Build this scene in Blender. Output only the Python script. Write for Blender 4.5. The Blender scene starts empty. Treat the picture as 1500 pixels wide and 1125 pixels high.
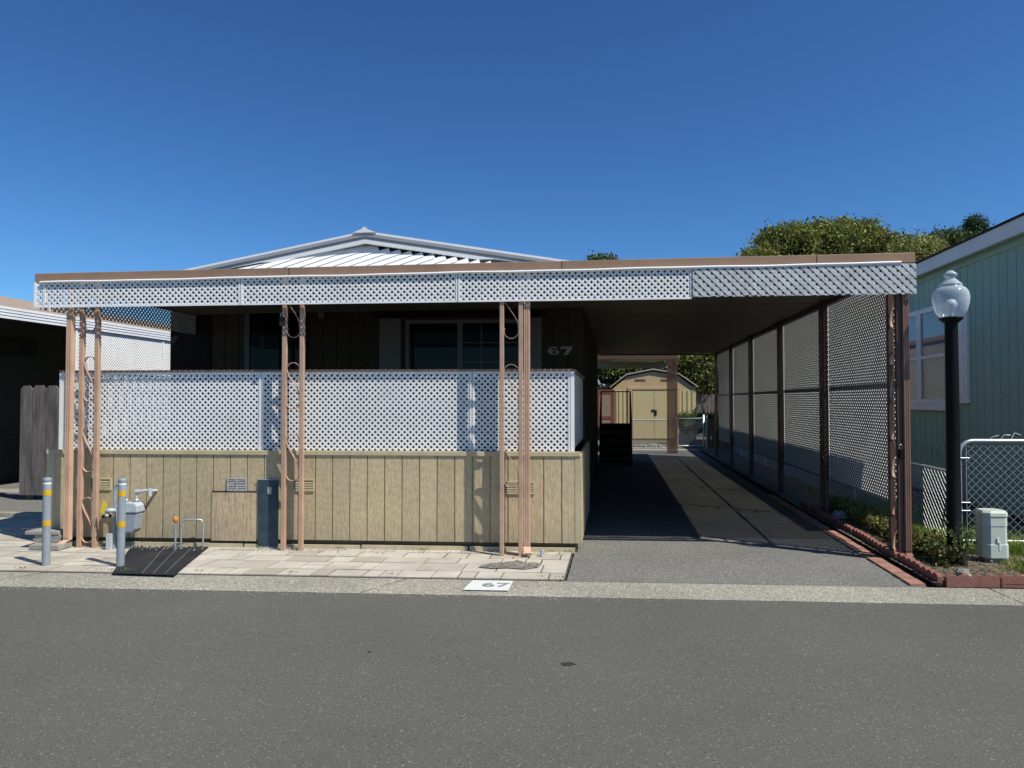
import bpy, math, random
from mathutils import Vector
R = math.radians
random.seed(7)
S = bpy.context.scene
COL = S.collection

# ------------------------------------------------------------------ frames
# u runs along the street front, v runs into the lot (the lot is slightly skewed to the street)
CX = Vector((0.9977, -0.068, 0)).normalized()
DX = Vector((0.144, 1.0, 0)).normalized()
CN = Vector((0.068, 0.9977, 0)).normalized()      # backwards from the front line
DN = Vector((1.0, -0.144, 0)).normalized()        # to the right of the depth line
UZ = Vector((0, 0, 1))
DL = math.hypot(0.144, 1.0)
def P(u, v, z=0.0): return Vector((0.9977*u + 0.144*v, v - 0.068*u, z))

# ------------------------------------------------------------------ mesh builder
class MB:
    def __init__(s): s.v = []; s.f = []; s.sm = []
    def add(s, vs, fs, smooth=False):
        n = len(s.v); s.v += [tuple(a) for a in vs]
        for f in fs: s.f.append(tuple(i+n for i in f)); s.sm.append(smooth)
    def hexa(s, p):   # p: bottom 0-3 ccw, top 4-7
        s.add(p, [(3,2,1,0),(4,5,6,7),(0,1,5,4),(1,2,6,5),(2,3,7,6),(3,0,4,7)])
    def fbox(s, o, a, b, c, x, y, z):
        q = []
        for zz in z:
            for xx, yy in ((x[0],y[0]),(x[1],y[0]),(x[1],y[1]),(x[0],y[1])):
                q.append(o + a*xx + b*yy + c*zz)
        s.hexa(q)
    def box(s, x0, x1, y0, y1, z0, z1):
        s.fbox(Vector((0,0,0)), Vector((1,0,0)), Vector((0,1,0)), UZ, (x0,x1),(y0,y1),(z0,z1))
    def cbox(s, u0, u1, v, y0, y1, z0, z1):      # box on the line v, along the street
        s.fbox(P(u0, v), CX, CN, UZ, (0, u1-u0), (y0, y1), (z0, z1))
    def dbox(s, u, v0, v1, x0, x1, z0, z1):      # box on the line u, along the depth
        s.fbox(P(u, v0), DX, -DN, UZ, (0, (v1-v0)*DL), (-x1, -x0), (z0, z1))
    def prism(s, poly, o, a, b, n, t):           # polygon in (a,b), extruded t along n
        k = len(poly)
        vs = [o + a*x + b*y for x, y in poly] + [o + a*x + b*y + n*t for x, y in poly]
        s.add(vs, [tuple(range(k)), tuple(range(2*k-1, k-1, -1))] + [(i, i+k, (i+1)%k+k, (i+1)%k) for i in range(k)])
    def tube(s, pts, r, n=8, cap=True, smooth=True):
        pts = [Vector(p) for p in pts]; rr = r if isinstance(r, (list, tuple)) else [r]*len(pts)
        vs = []; up = None
        for i, p in enumerate(pts):
            d = (pts[min(i+1, len(pts)-1)] - pts[max(i-1, 0)]).normalized()
            if up is None: up = Vector((0,0,1)) if abs(d.z) < 0.9 else Vector((0,1,0))
            a = d.cross(up)
            if a.length < 1e-4: a = d.cross(Vector((1,0,0)))
            a.normalize(); b = a.cross(d).normalized(); up = b
            for k in range(n):
                t = 2*math.pi*k/n; vs.append(p + a*math.cos(t)*rr[i] + b*math.sin(t)*rr[i])
        fs = []
        for i in range(len(pts)-1):
            for k in range(n):
                fs.append((i*n+k, i*n+(k+1)%n, (i+1)*n+(k+1)%n, (i+1)*n+k))
        s.add(vs, fs, smooth)
        if cap:
            m = len(pts)-1
            s.add(vs[:n], [tuple(range(n-1,-1,-1))]); s.add(vs[m*n:], [tuple(range(n))])
    def lathe(s, prof, c=(0,0,0), n=24, smooth=True):
        c = Vector(c); vs = []
        for r, z in prof:
            for k in range(n):
                t = 2*math.pi*k/n; vs.append(c + Vector((r*math.cos(t), r*math.sin(t), z)))
        fs = []
        for i in range(len(prof)-1):
            for k in range(n):
                fs.append((i*n+k, i*n+(k+1)%n, (i+1)*n+(k+1)%n, (i+1)*n+k))
        s.add(vs, fs, smooth)
        s.add(vs[:n], [tuple(range(n-1,-1,-1))]); s.add(vs[-n:], [tuple(range(n))])
    def build(s, name, mat, parent=None, loc=None, bevel=0, label=None):
        o0 = Vector(loc) if loc is not None else Vector((0,0,0))
        me = bpy.data.meshes.new(name)
        me.from_pydata([tuple(Vector(v)-o0-(wloc(parent) if parent else Vector((0,0,0)))) for v in s.v], [], s.f)
        me.polygons.foreach_set('use_smooth', s.sm)
        me.update()
        o = bpy.data.objects.new(name, me); COL.objects.link(o)
        o.location = o0
        if parent: o.parent = parent
        me.materials.append(mat)
        if bevel:
            m = o.modifiers.new('bevel', 'BEVEL'); m.width = bevel; m.segments = 2; m.limit_method = 'ANGLE'; m.angle_limit = R(50)
        if label: o['label'] = label
        return o
def wloc(o):
    v = Vector((0,0,0))
    while o: v = v + o.location; o = o.parent
    return v
def thing(name, loc, label, cat, group=None):
    o = bpy.data.objects.new(name, None); COL.objects.link(o); o.location = loc
    o.empty_display_size = 0.2
    o['label'] = label; o['category'] = cat
    if group: o['group'] = group
    return o
def tag(o, label, cat, group=None, kind=None):
    o['label'] = label; o['category'] = cat
    if group: o['group'] = group
    if kind: o['kind'] = kind
    return o
def struct(name, mb, mat):
    o = mb.build(name, mat); o['kind'] = 'structure'; return o
def copy_tree(o, parent=None):
    c = o.copy(); COL.objects.link(c); c.parent = parent
    for ch in [x for x in list(bpy.data.objects) if x.parent == o]: copy_tree(ch, c)
    return c

# ------------------------------------------------------------------ materials
def nt(name):
    m = bpy.data.materials.new(name); m.use_nodes = True
    t = m.node_tree; b = t.nodes['Principled BSDF']; return m, t, b
def c4(c, k=1.0): return (min(1, c[0]*k), min(1, c[1]*k), min(1, c[2]*k), 1)
def noise(t, vec, scale, detail=4, rough=0.6):
    n = t.nodes.new('ShaderNodeTexNoise'); n.inputs['Scale'].default_value = scale
    n.inputs['Detail'].default_value = detail; n.inputs['Roughness'].default_value = rough
    t.links.new(vec, n.inputs['Vector']); return n.outputs['Fac']
def ramp(t, fac, stops):
    r = t.nodes.new('ShaderNodeValToRGB'); e = r.color_ramp.elements
    e[0].position, e[0].color = stops[0]; e[1].position, e[1].color = stops[-1]
    for p, c in stops[1:-1]:
        x = e.new(p); x.color = c
    t.links.new(fac, r.inputs[0]); return r.outputs[0]
def mixc(t, fac, a, b, mode='MIX'):
    m = t.nodes.new('ShaderNodeMix'); m.data_type = 'RGBA'; m.blend_type = mode
    for i, x in ((0, fac), (6, a), (7, b)):
        if isinstance(x, (float, int, tuple)): m.inputs[i].default_value = x
        else: t.links.new(x, m.inputs[i])
    return m.outputs[2]
def coords(t, stretch=(1,1,1)):
    tc = t.nodes.new('ShaderNodeTexCoord'); mp = t.nodes.new('ShaderNodeMapping')
    mp.inputs['Scale'].default_value = stretch
    t.links.new(tc.outputs['Object'], mp.inputs['Vector']); return mp.outputs[0]
def bump(t, b, h, strength=0.3, dist=0.01):
    n = t.nodes.new('ShaderNodeBump'); n.inputs['Strength'].default_value = strength; n.inputs['Distance'].default_value = dist
    t.links.new(h, n.inputs['Height']); t.links.new(n.outputs[0], b.inputs['Normal'])
def mat(name, col, rough=0.7, var=0.12, scale=6, grime=0.0, fine=0.06, fscale=90, bmp=0.15, stretch=(1,1,1), metal=0.0, spec=0.3, grimecol=(0.12,0.1,0.08)):
    m, t, b = nt(name); vec = coords(t, stretch)
    n1 = noise(t, vec, scale); n2 = noise(t, vec, fscale, 3)
    c = ramp(t, n1, [(0.3, c4(col, 1-var)), (0.7, c4(col, 1+var))])
    c = mixc(t, 1.0, c, ramp(t, n2, [(0.3, (1-fine*2,)*3+(1,)), (0.7, (1.0,1.0,1.0,1))]), 'MULTIPLY')
    if grime:
        g = noise(t, vec, scale*0.6, 8, 0.7)
        c = mixc(t, ramp(t, g, [(0.5, (0,0,0,1)), (0.75, (grime,)*3+(1,))]), c, c4(grimecol))
    t.links.new(c, b.inputs['Base Color'])
    b.inputs['Roughness'].default_value = rough; b.inputs['Metallic'].default_value = metal
    b.inputs['Specular IOR Level'].default_value = spec
    if bmp: bump(t, b, n2, bmp)
    return m
def aggregate(name, base, light, dark, fs=140, spec_amt=0.5, patch=0.12, warm=None):
    m, t, b = nt(name); vec = coords(t)
    n1 = noise(t, vec, fs, 2, 0.7); n2 = noise(t, vec, 0.7, 5, 0.6); n3 = noise(t, vec, fs*0.4, 2, 0.8)
    vo = t.nodes.new('ShaderNodeTexVoronoi'); vo.inputs['Scale'].default_value = fs*0.55; t.links.new(vec, vo.inputs['Vector'])
    c = ramp(t, n1, [(0.25, c4(dark)), (0.5, c4(base)), (0.78, c4(light))])
    sp = t.nodes.new('ShaderNodeSeparateColor'); t.links.new(vo.outputs['Color'], sp.inputs[0])
    c = mixc(t, ramp(t, sp.outputs[0], [(1-spec_amt*0.35, (0,0,0,1)), (1.0, (0.8,0.8,0.8,1))]), c, c4(light, 1.15))
    c = mixc(t, ramp(t, sp.outputs[1], [(1-spec_amt*0.45, (0,0,0,1)), (1.0, (0.7,0.7,0.7,1))]), c, c4(dark, 0.8))
    c = mixc(t, 1.0, c, ramp(t, n2, [(0.3, (1-patch,)*3+(1,)), (0.7, (1+patch*0.6,)*3+(1,))]), 'MULTIPLY')
    if warm:
        n4 = noise(t, vec, 1.3, 4, 0.6)
        c = mixc(t, ramp(t, n4, [(0.55, (0,0,0,1)), (0.8, (0.35,)*3+(1,))]), c, c4(warm))
    t.links.new(c, b.inputs['Base Color']); b.inputs['Roughness'].default_value = 0.9
    b.inputs['Specular IOR Level'].default_value = 0.2
    bump(t, b, n3, 0.5, 0.006)
    return m
def siding(name, col, var=0.12, groove_dark=True, weather=0.25):
    m, t, b = nt(name); vec = coords(t, (1, 1, 0.09)); v2 = coords(t)
    n1 = noise(t, vec, 70, 5, 0.7); n2 = noise(t, v2, 2.2, 6, 0.6)
    w = t.nodes.new('ShaderNodeTexWave'); w.wave_type = 'RINGS'; w.inputs['Scale'].default_value = 9; w.inputs['Distortion'].default_value = 9
    w.inputs['Detail'].default_value = 4; w.inputs['Detail Scale'].default_value = 1.5
    v3 = coords(t, (3.0, 3.0, 0.5)); t.links.new(v3, w.inputs['Vector'])
    c = ramp(t, n1, [(0.33, c4(col, 1-var*2.2)), (0.5, c4(col)), (0.7, c4(col, 1+var))])
    c = mixc(t, 0.5, c, ramp(t, w.outputs['Fac'], [(0.1, (0.78,)*3+(1,)), (0.6, (1.04,)*3+(1,))]), 'MULTIPLY')
    c = mixc(t, ramp(t, n2, [(0.45, (0,0,0,1)), (0.8, (weather,)*3+(1,))]), c, c4(col, 0.62))
    gi = t.nodes.new('ShaderNodeNewGeometry')
    c = mixc(t, 1.0, c, ramp(t, gi.outputs['Random Per Island'], [(0.0, (0.90,0.90,0.91,1)), (1.0, (1.05,1.045,1.03,1))]), 'MULTIPLY')
    sx = t.nodes.new('ShaderNodeSeparateXYZ'); t.links.new(v2, sx.inputs[0])      # splash dirt near the ground
    mr = t.nodes.new('ShaderNodeMapRange'); mr.inputs[1].default_value = 0.05; mr.inputs[2].default_value = 0.36; mr.inputs[3].default_value = 0.75; mr.inputs[4].default_value = 0.0
    t.links.new(sx.outputs[2], mr.inputs[0])
    mm = t.nodes.new('ShaderNodeMath'); mm.operation = 'MULTIPLY'; t.links.new(mr.outputs[0], mm.inputs[0]); t.links.new(noise(t, v2, 7, 6, 0.7), mm.inputs[1])
    c = mixc(t, mm.outputs[0], c, c4((0.30,0.27,0.22), 0.8 if col[0] > 0.4 else 0.3))
    t.links.new(c, b.inputs['Base Color']); b.inputs['Roughness'].default_value = 0.85
    b.inputs['Specular IOR Level'].default_value = 0.2
    bump(t, b, n1, 0.8, 0.006); return m
def leafmat(name, dark, light, extra=None):
    m, t, b = nt(name); g = t.nodes.new('ShaderNodeNewGeometry'); v = coords(t)
    n = noise(t, v, 0.9 if not extra else extra, 3)
    c = ramp(t, g.outputs['Random Per Island'], [(0.0, c4(dark)), (0.6, c4([(a+b_)/2 for a, b_ in zip(dark, light)])), (1.0, c4(light))])
    c = mixc(t, 1.0, c, ramp(t, n, [(0.35, (0.6,0.62,0.6,1)), (0.65, (1.25,1.2,1.0,1))]), 'MULTIPLY')
    t.links.new(c, b.inputs['Base Color']); b.inputs['Roughness'].default_value = 0.55
    b.inputs['Specular IOR Level'].default_value = 0.25
    tr = t.nodes.new('ShaderNodeBsdfTranslucent'); t.links.new(c, tr.inputs['Color'])
    mx = t.nodes.new('ShaderNodeMixShader'); mx.inputs[0].default_value = 0.22
    t.links.new(b.outputs[0], mx.inputs[1]); t.links.new(tr.outputs[0], mx.inputs[2])
    t.links.new(mx.outputs[0], t.nodes['Material Output'].inputs['Surface']); return m

M = {}
M['road'] = aggregate('road_asphalt', (0.108,0.105,0.092), (0.26,0.25,0.215), (0.042,0.04,0.035), fs=280, spec_amt=0.17, patch=0.11, warm=(0.116,0.106,0.09))
M['drive'] = aggregate('driveway_asphalt', (0.168,0.166,0.148), (0.42,0.385,0.34), (0.055,0.053,0.05), fs=210, spec_amt=0.4, patch=0.16)
M['gutter'] = aggregate('gutter_concrete', (0.335,0.31,0.25), (0.58,0.54,0.44), (0.11,0.10,0.08), fs=170, spec_amt=0.6, patch=0.22)
M['paver'] = mat('paver_concrete', (0.57,0.525,0.435), 0.9, 0.12, 3.0, grime=0.3, fine=0.1, fscale=160, bmp=0.3, grimecol=(0.25,0.22,0.17))
M['joint'] = mat('sand_joint', (0.10,0.085,0.065), 0.95, 0.3, 14, fine=0.2)
M['soil'] = aggregate('soil', (0.11,0.085,0.06), (0.30,0.25,0.18), (0.03,0.024,0.018), fs=70, spec_amt=0.6, patch=0.3)
M['earth'] = aggregate('bare_ground', (0.16,0.14,0.11), (0.28,0.25,0.2), (0.07,0.06,0.05), fs=60, spec_amt=0.4, patch=0.3)
M['tan'] = siding('tan_siding', (0.58,0.46,0.275), 0.09)
M['tantrim'] = mat('tan_trim', (0.57,0.475,0.295), 0.8, 0.1, 5, grime=0.2, stretch=(1,1,0.3))
M['kick'] = mat('weathered_board', (0.13,0.105,0.07), 0.9, 0.2, 8, grime=0.3)
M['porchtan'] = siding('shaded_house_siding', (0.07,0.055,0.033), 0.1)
M['darkside'] = siding('dark_siding', (0.015,0.012,0.010), 0.1)
M['teal'] = siding('teal_siding', (0.34,0.50,0.42), 0.06, weather=0.1)
M['tealtrim'] = mat('teal_trim', (0.32,0.48,0.40), 0.7, 0.06, 4)
M['white'] = mat('white_vinyl_lattice', (0.90,0.88,0.83), 0.5, 0.05, 2.5, grime=0.3, fine=0.02, bmp=0.02, grimecol=(0.5,0.49,0.46))
M['oldlat'] = mat('worn_wood_lattice', (0.66,0.655,0.63), 0.8, 0.14, 7, grime=0.7, fine=0.1, fscale=60, bmp=0.2, grimecol=(0.36,0.34,0.31))
M['screen'] = mat('grey_screen_lattice', (0.26,0.245,0.225), 0.7, 0.06, 3, fine=0.03)
M['whitemetal'] = mat('white_metal', (0.86,0.85,0.83), 0.45, 0.06, 2, grime=0.15, fine=0.02, bmp=0.02, grimecol=(0.5,0.48,0.44))
M['doorgrey'] = mat('grey_door_frame', (0.12,0.13,0.14), 0.5, 0.08, 3)
M['greymetal'] = mat('grey_soffit', (0.34,0.35,0.36), 0.5, 0.08, 3, fine=0.02, bmp=0.02)
M['brown'] = mat('brown_fascia', (0.35,0.215,0.135), 0.5, 0.10, 3, grime=0.2, fine=0.04, bmp=0.03, grimecol=(0.17,0.09,0.06))
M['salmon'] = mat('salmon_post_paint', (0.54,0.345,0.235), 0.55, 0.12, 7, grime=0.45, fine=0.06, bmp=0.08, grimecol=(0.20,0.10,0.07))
M['darkpost'] = mat('shade_brown_post_paint', (0.11,0.06,0.045), 0.5, 0.14, 7, grime=0.3, fine=0.06, grimecol=(0.06,0.035,0.03))  # post paint darkened for the posts standing in shade
M['spout'] = mat('peach_downspout', (0.66,0.43,0.29), 0.5, 0.12, 5, grime=0.35, fine=0.04, bmp=0.03, grimecol=(0.28,0.14,0.09))
M['ceil'] = mat('ceiling_metal', (0.17,0.14,0.10), 0.5, 0.1, 1.5, fine=0.03, bmp=0.02)
M['black'] = mat('black_paint', (0.004,0.004,0.004), 0.55, 0.2, 5, fine=0.02, bmp=0.02, spec=0.15)
M['rubber'] = mat('black_plastic', (0.02,0.02,0.022), 0.6, 0.2, 5)
M['galv'] = mat('galvanised_steel', (0.52,0.54,0.55), 0.4, 0.12, 20, fine=0.05, metal=0.6, bmp=0.03)
M['meter'] = mat('meter_grey_paint', (0.30,0.34,0.37), 0.45, 0.08, 12, grime=0.25, fine=0.04, bmp=0.04)
M['meterlight'] = mat('meter_light_grey', (0.50,0.53,0.54), 0.45, 0.08, 12, grime=0.3, fine=0.04)
M['bollard'] = mat('bollard_grey_paint', (0.27,0.31,0.325), 0.5, 0.10, 12, grime=0.4, fine=0.03, bmp=0.03)
M['yellow'] = mat('yellow_reflective_tape', (0.72,0.42,0.02), 0.4, 0.1, 30, fine=0.05)
M['yellowtag'] = mat('yellow_tag', (0.85,0.62,0.05), 0.5, 0.1, 30)
M['orange'] = mat('orange_cap', (0.65,0.22,0.05), 0.6, 0.3, 30)
M['wood'] = mat('grey_fence_wood', (0.17,0.15,0.135), 0.9, 0.5, 9, grime=0.4, fine=0.15, fscale=50, stretch=(1,1,0.12), bmp=0.5, grimecol=(0.05,0.045,0.04))
M['woodbrown'] = mat('brown_fence_wood', (0.28,0.17,0.09), 0.9, 0.25, 5, fine=0.1, stretch=(1,1,0.12), bmp=0.4)
M['brickred'] = mat('red_scalloped_concrete', (0.30,0.13,0.095), 0.9, 0.14, 10, grime=0.4, fine=0.14, fscale=120, bmp=0.5, grimecol=(0.16,0.085,0.07))
M['brickpink'] = mat('pink_brick', (0.40,0.215,0.155), 0.9, 0.22, 8, grime=0.7, fine=0.12, fscale=120, bmp=0.4)
M['slab'] = mat('concrete_slab_grey', (0.36,0.34,0.29), 0.9, 0.14, 10, grime=0.4, fine=0.12, fscale=100, bmp=0.4)
M['sage'] = mat('sage_plastic', (0.56,0.60,0.50), 0.5, 0.05, 3, grime=0.25, fine=0.03, bmp=0.03, grimecol=(0.22,0.24,0.2))
M['shingle'] = mat('dark_shingle', (0.03,0.032,0.04), 0.9, 0.2, 20, fine=0.2)
M['tanshingle'] = mat('tan_shingle', (0.45,0.35,0.26), 0.9, 0.16, 14, fine=0.25, fscale=40)
M['fasciagrey'] = mat('shaded_white_fascia', (0.72,0.73,0.74), 0.6, 0.06, 3, grime=0.2, grimecol=(0.4,0.42,0.45))
M['shedtan'] = mat('shed_tan', (0.64,0.53,0.27), 0.6, 0.06, 2)
M['shedorange'] = mat('shed_header', (0.60,0.42,0.23), 0.6, 0.06, 2)
M['redwood'] = mat('red_painted_wood', (0.22,0.08,0.05), 0.7, 0.15, 5)
M['stone'] = mat('rubble_stone', (0.33,0.31,0.27), 0.9, 0.3, 6, fine=0.1, bmp=0.4)
M['bluepanel'] = mat('blue_grey_panel', (0.05,0.075,0.095), 0.45, 0.35, 7, grime=0.8, fine=0.1, grimecol=(0.015,0.02,0.025))
M['scraped'] = mat('peeling_white_paint', (0.55,0.53,0.49), 0.8, 0.3, 40, grime=0.7, fine=0.2, grimecol=(0.22,0.19,0.14))
M['plytan'] = siding('bare_plywood', (0.62,0.46,0.28), 0.22, weather=0.45)
M['shadowsheet'] = mat('shadow_sheet', (0.020,0.022,0.026), 0.6, 0.35, 5, fine=0.1, grime=0.4, grimecol=(0.05,0.05,0.055))
M['signwhite'] = mat('white_road_paint', (0.78,0.79,0.74), 0.7, 0.05, 12, grime=0.3, fine=0.12, fscale=140, grimecol=(0.5,0.48,0.42))
M['digit'] = mat('faded_black_paint', (0.25,0.25,0.24), 0.8, 0.4, 60, grime=1.0, fine=0.2, grimecol=(0.55,0.54,0.5))
M['number'] = mat('white_number', (0.40,0.38,0.34), 0.6, 0.05, 10)
M['shutter'] = mat('cream_shutter', (0.20,0.195,0.18), 0.6, 0.04, 5)
M['shutterwhite'] = mat('white_shutter', (0.85,0.85,0.82), 0.6, 0.04, 5)
M['bark'] = mat('bark', (0.10,0.075,0.05), 0.95, 0.3, 8, fine=0.2, bmp=0.6, stretch=(1,1,0.3))
M['leafbig'] = leafmat('olive_canopy_leaf', (0.07,0.10,0.02), (0.36,0.36,0.10), 0.5)
M['leafyel'] = leafmat('yellow_green_leaf', (0.12,0.15,0.04), (0.50,0.47,0.17), 0.8)
M['leafdk'] = leafmat('dark_leaf', (0.03,0.055,0.015), (0.16,0.20,0.06), 0.7)
M['leafcon'] = leafmat('conifer_leaf', (0.02,0.05,0.025), (0.09,0.15,0.08), 0.8)
M['leafshrub'] = leafmat('shrub_leaf', (0.045,0.07,0.02), (0.26,0.32,0.10), 5)
M['cover'] = leafmat('ground_cover_leaf', (0.05,0.06,0.015), (0.34,0.32,0.10), 5)
M['grass'] = leafmat('grass_blade', (0.08,0.13,0.02), (0.35,0.42,0.09), 3)
M['drygrass'] = leafmat('dry_leaf', (0.5,0.42,0.05), (0.8,0.7,0.2), 3)
def glassmat(name, col, rough=0.03):
    m, t, b = nt(name); b.inputs['Base Color'].default_value = c4(col); b.inputs['Roughness'].default_value = rough
    b.inputs['Specular IOR Level'].default_value = 0.14; return m
M['glass'] = glassmat('dark_window_glass', (0.006,0.007,0.008))
def blinds():
    m, t, b = nt('blinds_behind_glass'); v = coords(t)
    w = t.nodes.new('ShaderNodeTexWave'); w.bands_direction = 'Z'; w.inputs['Scale'].default_value = 13; w.inputs['Distortion'].default_value = 0.3
    t.links.new(v, w.inputs['Vector'])
    c = ramp(t, w.outputs['Fac'], [(0.2, (0.11,0.12,0.12,1)), (0.8, (0.24,0.25,0.25,1))])
    t.links.new(c, b.inputs['Base Color']); b.inputs['Roughness'].default_value = 0.04; b.inputs['Specular IOR Level'].default_value = 0.7
    return m
M['blinds'] = blinds()
def globemat():
    m, t, b = nt('clear_acrylic_globe')
    out = t.nodes['Material Output']
    tr = t.nodes.new('ShaderNodeBsdfTransparent'); tr.inputs[0].default_value = (0.86,0.91,0.94,1)
    b.inputs['Base Color'].default_value = (0.75,0.82,0.86,1); b.inputs['Roughness'].default_value = 0.08; b.inputs['Specular IOR Level'].default_value = 0.8
    lw = t.nodes.new('ShaderNodeLayerWeight'); lw.inputs[0].default_value = 0.35
    r = ramp(t, lw.outputs['Facing'], [(0.0, (0.22,)*3+(1,)), (1.0, (0.9,)*3+(1,))])
    mx = t.nodes.new('ShaderNodeMixShader'); t.links.new(r, mx.inputs[0])
    t.links.new(tr.outputs[0], mx.inputs[1]); t.links.new(b.outputs[0], mx.inputs[2]); t.links.new(mx.outputs[0], out.inputs['Surface']); return m
M['globe'] = globemat()
M['bulb'] = mat('frosted_bulb', (0.85,0.84,0.8), 0.3, 0.02, 3)

# ------------------------------------------------------------------ lattice helpers
def clip(poly, x0, x1, z0, z1):
    def cut(p, f, g):
        out = []
        for i in range(len(p)):
            a, b = p[i], p[(i+1) % len(p)]
            if f(a): out.append(a)
            if f(a) != f(b): out.append(g(a, b))
        return out
    def gx(x): return lambda a, b: (x, a[1] + (b[1]-a[1])*(x-a[0])/(b[0]-a[0]))
    def gz(z): return lambda a, b: (a[0] + (b[0]-a[0])*(z-a[1])/(b[1]-a[1]), z)
    for f, g in ((lambda q: q[0] >= x0, gx(x0)), (lambda q: q[0] <= x1, gx(x1)), (lambda q: q[1] >= z0, gz(z0)), (lambda q: q[1] <= z1, gz(z1))):
        if len(poly) < 3: return []
        poly = cut(poly, f, g)
    return poly if len(poly) >= 3 else []
def lattice(mb, o, a, n, L, z0, z1, pitch, w, t, ztop=None, rough=0.0):
    """diagonal lattice in the plane (a, up) from o, first layer faces -n; ztop: optional slope of the top"""
    h = z1-z0; hs = w*math.sqrt(2)/2
    for lay, sg in ((0, -1), (1, 1)):
        k0 = int(-h/pitch)-2; k1 = int((L+h)/pitch)+2
        for k in range(k0, k1):
            c = k*pitch + random.uniform(-rough, rough)
            if sg > 0: poly = [(c-hs, z0), (c+hs, z0), (c+hs+h, z1), (c-hs+h, z1)]
            else: poly = [(c-hs+0, z1), (c+hs, z1), (c+hs+h, z0), (c-hs+h, z0)]
            if rough and lay == 0:
                e = random.uniform(0, 0.012); poly = clip(poly, -1, L+1, z0+e, z1)
            poly = clip(poly, 0, L, z0, z1)
            if len(poly) < 3: continue
            if sg < 0: poly = poly[::-1]
            mb.prism(poly, o + n*(lay*t + (0.0004 if lay else 0)), a, UZ, n, t)
def mesh_wire(mb, o, a, n, L, z0, z1, pitch=0.078, w=0.0034):
    lattice(mb, o, a, n, L, z0, z1, pitch, w, w)
def boards(mb, o, a, n, L, z0, z1, spacing, gap=0.012, t=0.014, ztopf=None, first=0.0):
    """grooved siding: boards facing -n on a backing sheet"""
    mb.fbox(o, a, n, UZ, (0, L), (0, 0.02), (z0, z1))
    x = first
    while x < L-0.01:
        x1 = min(L, x+spacing)
        mb.fbox(o, a, n, UZ, (x+gap/2 if x > 0 else 0, x1-gap/2 if x1 < L else L), (-t, 0), (z0+0.001, z1-0.001))
        x = x1

# ------------------------------------------------------------------ setting
g = MB(); g.add([(-400,-60,-0.03),(400,-60,-0.03),(400,900,-0.03),(-400,900,-0.03)], [(0,1,2,3)]); struct('ground', g, M['earth'])
def strip(name, pts, z, m):
    b = MB(); b.add([P(u, v, z) for u, v in pts], [tuple(range(len(pts)))]); return struct(name, b, m)
strip('road', [(-40,-8),(40,-8),(40,5.53),(-40,5.53)], -0.014, M['road'])
# gutter band with a shallow lip
gb = MB()
gb.add([P(-40,5.50,-0.012),P(40,5.50,-0.012),P(40,5.66,-0.004),P(-40,5.66,-0.004),P(40,5.935,0.0),P(-40,5.935,0.0)], [(0,1,2,3),(3,2,4,5)])
struct('gutter', gb, M['gutter'])
cj = MB()
for u, du in ((-5.3,0.35),(-2.0,0.25),(3.02,-0.05)):
    pts = [(u, 5.51), (u+0.012, 5.51), (u+du+0.012, 5.93), (u+du, 5.93)]
    cj.add([P(a, b, 0.0035-(0.012 if b < 5.6 else 0)) for a, b in pts], [(0,1,2,3)])
struct('gutter_joints', cj, M['kick'])
# driveway
dv = MB()
dv.add([P(-0.40,5.93,0.002),P(2.50,5.93,0.002),P(2.40,9.2,0.002),P(2.55,23,0.002),P(-0.3,23,0.002)], [(0,1,2,3,4)])
struct('driveway', dv, M['drive'])
M['driveshade'] = aggregate('shade_darkened_asphalt', (0.118,0.115,0.106), (0.28,0.27,0.24), (0.03,0.03,0.028), fs=190, spec_amt=0.35, patch=0.25)  # asphalt colour darkened under the carport to deepen its shade
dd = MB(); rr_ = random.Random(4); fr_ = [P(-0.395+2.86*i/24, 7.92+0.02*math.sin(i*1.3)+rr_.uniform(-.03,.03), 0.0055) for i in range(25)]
dd.add(fr_ + [P(2.37,9.2,0.0055), P(2.52,23,0.0055), P(-0.295,23,0.0055)], [tuple(range(28))]); struct('driveway_shade_overlay', dd, M['driveshade'])
# rust coloured run-off marks and oil stains lie flat on the asphalt
def blot(name, X, Y, rx, ry, z, m, n=22, seed=1):
    rnd = random.Random(seed); b = MB()
    b.add([(X+math.cos(2*math.pi*i/n)*rx*rnd.uniform(.65,1.2), Y+math.sin(2*math.pi*i/n)*ry*rnd.uniform(.65,1.2), z) for i in range(n)], [tuple(range(n))])
    return struct(name, b, m)
M['stain'] = aggregate('oil_stained_asphalt', (0.035,0.033,0.032), (0.09,0.085,0.08), (0.015,0.015,0.015), fs=150, spec_amt=0.2)
blot('oil_stain', 0.325, 4.13, 0.045, 0.03, -0.0115, M['stain'], seed=3)
blot('tar_spot', -0.86, 4.33, 0.012, 0.012, -0.0115, M['stain'], seed=5)
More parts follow.
